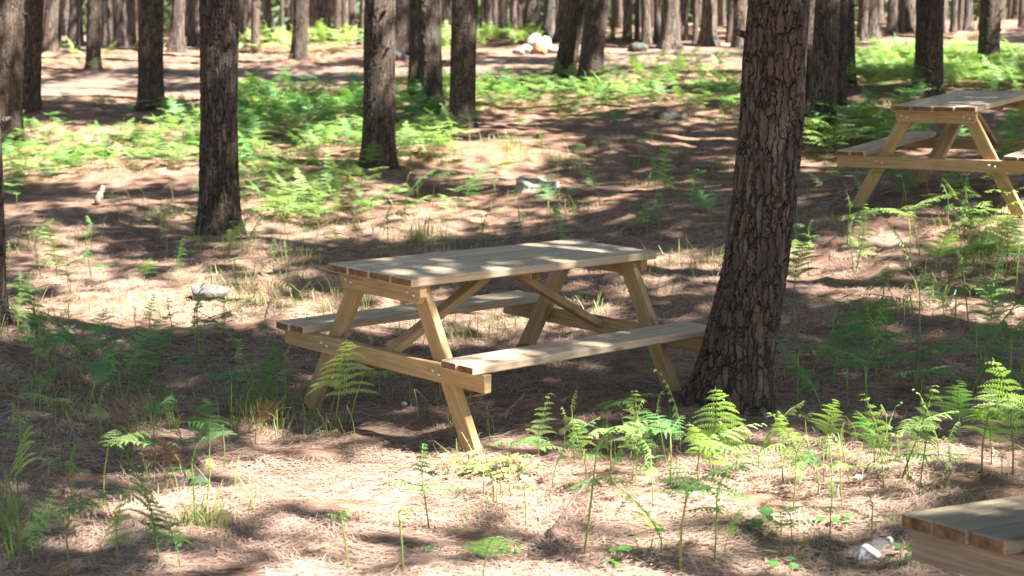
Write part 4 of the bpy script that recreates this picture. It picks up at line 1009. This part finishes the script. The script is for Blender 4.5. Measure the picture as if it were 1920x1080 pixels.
rock(973, 101, (.22, .2, .12), 12, M_WROCK, 'smallest white stone at the far left of the heap', 'boulder', lift=.2, group=GB)
# bleached stump
def stump():
    x, y = hit(1006, 357); n = 64; mb = MB(); zs = [-.06, 0, .025, .045, .065, .08, .086]; v = []
    for i, z in enumerate(zs):
        for k in range(n):
            a = 2*math.pi*k/n; rr = .165*(1+.10*math.sin(3*a+1)+.05*math.sin(7*a)+.035*math.sin(23*a))*(1.25-.25*min(1, (z+.06)/.1))
            if i == 6: rr *= .93
            top = z*(1+.25*math.sin(a-.6)+.14*math.sin(5*a+2)) if z > .04 else z
            v.append((rr*math.cos(a)*1.15, rr*math.sin(a)*.85, top))
    f = [[i*n+k, i*n+(k+1) % n, (i+1)*n+(k+1) % n, (i+1)*n+k] for i in range(6) for k in range(n)]
    mb.add(v, f); c = len(v); mb.add([(0, 0, .078)], []); mb.f += [[6*n+k, 6*n+(k+1) % n, c] for k in range(n)]; mb.mi += [0]*n
    t = empty('tree_stump', (x, y, gz(x, y)), (0.06, 0, .2)); tag(t, 'pale bleached tree stump with a dark patch in front, on the slope behind the table', 'stump')
    obj('stump_body', mb.mesh('stump_body', True), M_LOG, t)
    h = rock_mesh((.075, .05, .06), 77); h.materials.append(M_LOGD); obj('dark_lump', h, None, t, (.01, -.135, .05))  # dark brown lump set into the front of the stump
stump()
def stick(label, px0, py0, px1, py1, h1, r0, seed, name='dead_branch', twig=True):
    x0, y0 = hit(px0, py0); x1, y1 = x0+(px1-px0)/F*y0, y0+0.10
    r = np.random.default_rng(seed); n = 10; z0 = gz(x0, y0)
    p = [((x0+(x1-x0)*s)+r.normal(0, .004), y0+(y1-y0)*s, z0+.01+h1*s+.01*math.sin(s*5)) for s in np.linspace(0, 1, n)]
    o = np.array(p[0]); mb = MB(); tube(mb, np.array(p)-o, np.linspace(r0, r0*.6, n)*(1+.15*r.normal(size=n)), 8)
    if twig:
        tube(mb, np.array([p[1], (p[1][0]+.02, p[1][1]-.02, p[1][2]-.03), (p[1][0]+.035, p[1][1]-.04, z0)])-o, [r0*.6, r0*.5, r0*.3], 6)
    return tag(obj(name, mb.mesh(name, True), M_STICK, None, tuple(o)), label, 'branch')
stick('dead forked stick leaning up from bright needles at the bottom centre', 1030, 1015, 1115, 880, .24, .0085, 3)
stick('short grey twig lying in the needles below the far table', 1635, 408, 1668, 396, .05, .014, 4, twig=False)
stick('thin pale stick standing from the shade at the right of the bright ferns', 1650, 905, 1690, 880, .05, .007, 5, twig=False)
stick('thin dead branch leaning in the shade under the near bench', 945, 790, 985, 735, .12, .007, 6)
stick('pair of thin pale straws in the right sun patch', 1775, 580, 1800, 555, .1, .005, 7, twig=False)
stick('dead twig lying under the left end of the main table', 815, 760, 850, 728, .05, .006, 8)
stick('grey branch stub left in the grass at the upper left', 182, 385, 190, 360, .16, .03, 9, twig=False)
stick('fallen pale branch leaning at the back between dark trunks', 628, 78, 640, 58, .3, .03, 10)
# clear crumpled bottle
def bottle():
    x, y = hit(1640, 1042)
    m, nt, out = new_mat('clear_plastic'); p = principled(nt, out, 0.08, 0.5)
    p.inputs['Transmission Weight'].default_value = 0.92; p.inputs['IOR'].default_value = 1.25; p.inputs['Base Color'].default_value = (.95, .97, 1, 1)
    n = 28; prof = [(0, -.085), (.03, -.085), (.036, -.078), (.037, -.05), (.034, -.03), (.037, -.01), (.037, .02), (.034, .035), (.026, .055), (.013, .075), (.013, .09)]
    mb = MB(); v = []; r = np.random.default_rng(8)
    for i, (rr, z) in enumerate(prof):
        for k in range(n):
            a = 2*math.pi*k/n; q = rr*(1+.42*float(vnoise(math.cos(a)*2.4+i*.8, math.sin(a)*2.4+3))*2)
            v.append((z, q*math.cos(a), q*math.sin(a)*.75))
    mb.add(v, [[i*n+k, i*n+(k+1) % n, (i+1)*n+(k+1) % n, (i+1)*n+k] for i in range(len(prof)-1) for k in range(n)])
    t = empty('plastic_bottle', (x, y, gz(x, y)+.022), (0.2, -0.18, 0.75)); tag(t, 'crumpled clear plastic bottle lying in the needles left of the plank bench', 'bottle')
    me = mb.mesh('bottle_body', True); me.materials.append(m); obj('bottle_body', me, None, t)
    mb = MB(); n = 20; v = []
    for z, rr in ((-.052, .033), (-.050, .0385), (-.022, .0380), (-.020, .032)):
        for k in range(n): a = 2*math.pi*k/n; v.append((z+.01*math.sin(2*a+1), rr*math.cos(a)*1.02*(1+.12*math.sin(3*a)), rr*math.sin(a)*.8))
    mb.add(v, [[i*n+k, i*n+(k+1) % n, (i+1)*n+(k+1) % n, (i+1)*n+k] for i in range(3) for k in range(n)])
    obj('label_band', mb.mesh('label_band'), M_PAPER, t)
    mb = MB(); v = []
    for z, rr in ((.084, .0155), (.1, .0155), (.102, .013), (.102, 0)):
        for k in range(n): a = 2*math.pi*k/n; v.append((z, rr*math.cos(a), rr*math.sin(a)))
    mb.add(v, [[i*n+k, i*n+(k+1) % n, (i+1)*n+(k+1) % n, (i+1)*n+k] for i in range(3) for k in range(n)])
    obj('cap', mb.mesh('cap', True), M_PAPER, t)
bottle()
rock(1607, 898, (.03, .035, .02), 31, M_PAPER, 'crumpled white paper scrap in the sunny ferns on the right', 'paper_scrap', amp=.8)
rock(757, 760, (.03, .03, .025), 32, M_PAPER, 'tiny white scrap in the shade under the main table', 'paper_scrap', amp=.8)
# little broad-leaved plants
def leaf_q(c, d, l, w, up):
    s = np.cross(d, up); s /= np.linalg.norm(s)
    return [c, c+d*l*.35+s*w*.5, c+d*l*.75+s*w*.42-up*l*.05, c+d*l-up*l*.12, c+d*l*.75-s*w*.42-up*l*.05, c+d*l*.35-s*w*.5]
def seedling(px, py, n, h, l, mat, label, seed, spread=0.05, group='little broad-leaved plants'):
    r = np.random.default_rng(seed); x, y = hit(px, py); Q = []; st = MB()
    for i in range(n):
        a = r.uniform(0, 6.28); rad = spread*math.sqrt(r.random()); hh = h*r.uniform(.4, 1.1)
        c = np.array([math.cos(a)*rad, math.sin(a)*rad, hh]); d = np.array([math.cos(a+r.normal(0, .8)), math.sin(a+r.normal(0, .8)), r.uniform(-.2, .35)]); d /= np.linalg.norm(d)
        ll = l*r.uniform(.6, 1.2); Q.append(leaf_q(c, d, ll, ll*.72, np.array([r.normal(0, .2), r.normal(0, .2), 1.0])))
        tube(st, [(c[0]*.3, c[1]*.3, -.02), (c[0]*.8, c[1]*.8, hh*.6), tuple(c)], [.0016, .0013, .001], 4)
    t = empty('seedling', (x, y, gz(x, y))); tag(t, label, 'seedling', group)
    m = quads_mesh('leaves', np.array(Q), 6); m.materials.append(mat); obj('leaves', m, None, t); obj('stem', st.mesh('stem'), M_STALK, t)
seedling(950, 895, 34, .07, .045, M_PALE, 'patch of glaring pale leaves in the sun in front of the table', 1, .16)
seedling(880, 885, 22, .08, .04, M_PALE, 'yellow-green leafy patch left of the glaring pale one', 2, .12)
seedling(1150, 1062, 7, .07, .05, M_BROAD, 'dark green leafy seedling at the bottom centre', 3)
seedling(1210, 1035, 5, .09, .04, M_BROAD, 'thin leafy seedling above the bottom edge, right of the stick', 4)
seedling(1565, 985, 6, .05, .045, M_BROAD, 'three-leaved seedling on bright needles left of the bottle', 5)
seedling(1440, 1000, 6, .07, .06, M_BROAD, 'broad-leaved seedling beside the tall bottom ferns', 6)
seedling(1470, 1075, 8, .06, .04, M_BROAD, 'leafy seedling at the bottom edge left of the plank bench', 7)
seedling(285, 905, 4, .13, .06, M_BROAD, 'single round-leaved seedling left of the small grey stone', 8)
seedling(1700, 1062, 9, .09, .04, M_BROAD, 'dark leafy sprig against the plank bench corner', 9)
seedling(780, 1040, 6, .03, .03, M_BROAD, 'flat dark leaves in the shade at the bottom left of centre', 10)
seedling(960, 1035, 7, .04, .03, M_BROAD, 'small leaf cluster left of the forked stick foot', 11)
seedling(860, 360, 7, .12, .09, M_BROAD, 'green leafy plant on the slope left of the pale stump', 12, .08)
seedling(1025, 410, 7, .08, .07, M_BROAD, 'leafy plant in shade below the pale stump', 13, .08)
seedling(1068, 370, 8, .09, .06, M_BROAD, 'leafy plant right of the pale stump', 14, .08)
seedling(1080, 408, 10, .1, .05, M_BROAD, 'drooping leafy plant behind the far end of the tabletop', 15, .08)

# ------------------------------------------------------------------ the wood beyond
def far_wood():
    n = 15000; Y = rng.uniform(62, 100, n); X = rng.uniform(-48, 48, n); Z = terrain(X, Y)+rng.random(n)**1.25*13
    P = np.stack([X, Y, Z], 1); a = rng.normal(size=(n, 3)); a /= np.linalg.norm(a, axis=1)[:, None]
    b = np.cross(a, rng.normal(size=(n, 3))); b /= np.linalg.norm(b, axis=1)[:, None]
    out = []
    for k in range(5):
        C = P+rng.normal(0, .45, (n, 3)); l = rng.uniform(.12, .34, n)[:, None]
        a2 = a+rng.normal(0, .7, (n, 3)); out.append(np.stack([C-a2*l, C+b*l*.5, C+a2*l, C-b*l*.5], 1))
    me = quads_mesh('distant_woodland', np.concatenate(out)); me.materials.append(M_UNDER)
    tag(obj('distant_woodland', me), 'pale green leaves of the deep wood seen between the far trunks', 'woodland', kind='stuff')
    mb = MB()
    for k in range(260):
        y = rng.uniform(76, 104); x = rng.uniform(-.34, .34)*y*1.1; z = float(terrain(x, y)); ln = rng.normal(0, .3); r0 = rng.uniform(.10, .2)
        tube(mb, [(x, y, z-.2), (x+ln*.3, y, z+4), (x+ln, y, z+13)], [r0, r0*.8, r0*.4], 7)
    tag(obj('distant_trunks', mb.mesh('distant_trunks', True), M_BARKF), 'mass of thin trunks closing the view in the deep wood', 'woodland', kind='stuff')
far_wood()

# ------------------------------------------------------------------ light, air, camera
w = bpy.data.worlds.new('World'); S.world = w; w.use_nodes = True; nt = w.node_tree; nt.nodes.clear()
sky = nt.nodes.new('ShaderNodeTexSky'); sky.sky_type = 'NISHITA'; sky.sun_disc = False
sky.sun_elevation = EL; sky.sun_rotation = math.atan2(SUN[0], SUN[1])
bg = nt.nodes.new('ShaderNodeBackground'); bg.inputs['Strength'].default_value = 0.05
wo = nt.nodes.new('ShaderNodeOutputWorld'); nt.links.new(sky.outputs[0], bg.inputs[0]); nt.links.new(bg.outputs[0], wo.inputs[0])
sun = bpy.data.lights.new('sun', 'SUN'); sun.energy = 5.0; sun.angle = math.radians(0.53); sun.color = (1.0, 0.965, 0.91)
so = bpy.data.objects.new('sun', sun); COL.objects.link(so); so.rotation_mode = 'QUATERNION'; so.rotation_quaternion = Vector(SUN).to_track_quat('Z', 'Y'); so.location = (12, -6, 18)
cam = bpy.data.cameras.new('camera'); co = bpy.data.objects.new('camera', cam); COL.objects.link(co)
cam.sensor_width = 36; cam.lens = 36*F/1920; cam.clip_end = 600; cam.clip_start = 0.05
co.location = (0, 0, CAMH); co.rotation_euler = (math.pi/2-PITCH, 0, 0)
cam.dof.use_dof = True; cam.dof.focus_distance = 8.2; cam.dof.aperture_fstop = 3.6
S.camera = co
S.view_settings.view_transform = 'Standard'; S.view_settings.look = 'None'; S.view_settings.exposure = 2.5; S.view_settings.gamma = 1
S.cycles.max_bounces = 6; S.cycles.diffuse_bounces = 3; S.cycles.transparent_max_bounces = 4
S.cycles.use_denoising = True
print('ferns', FCOUNT, 'trees', len(TREES))
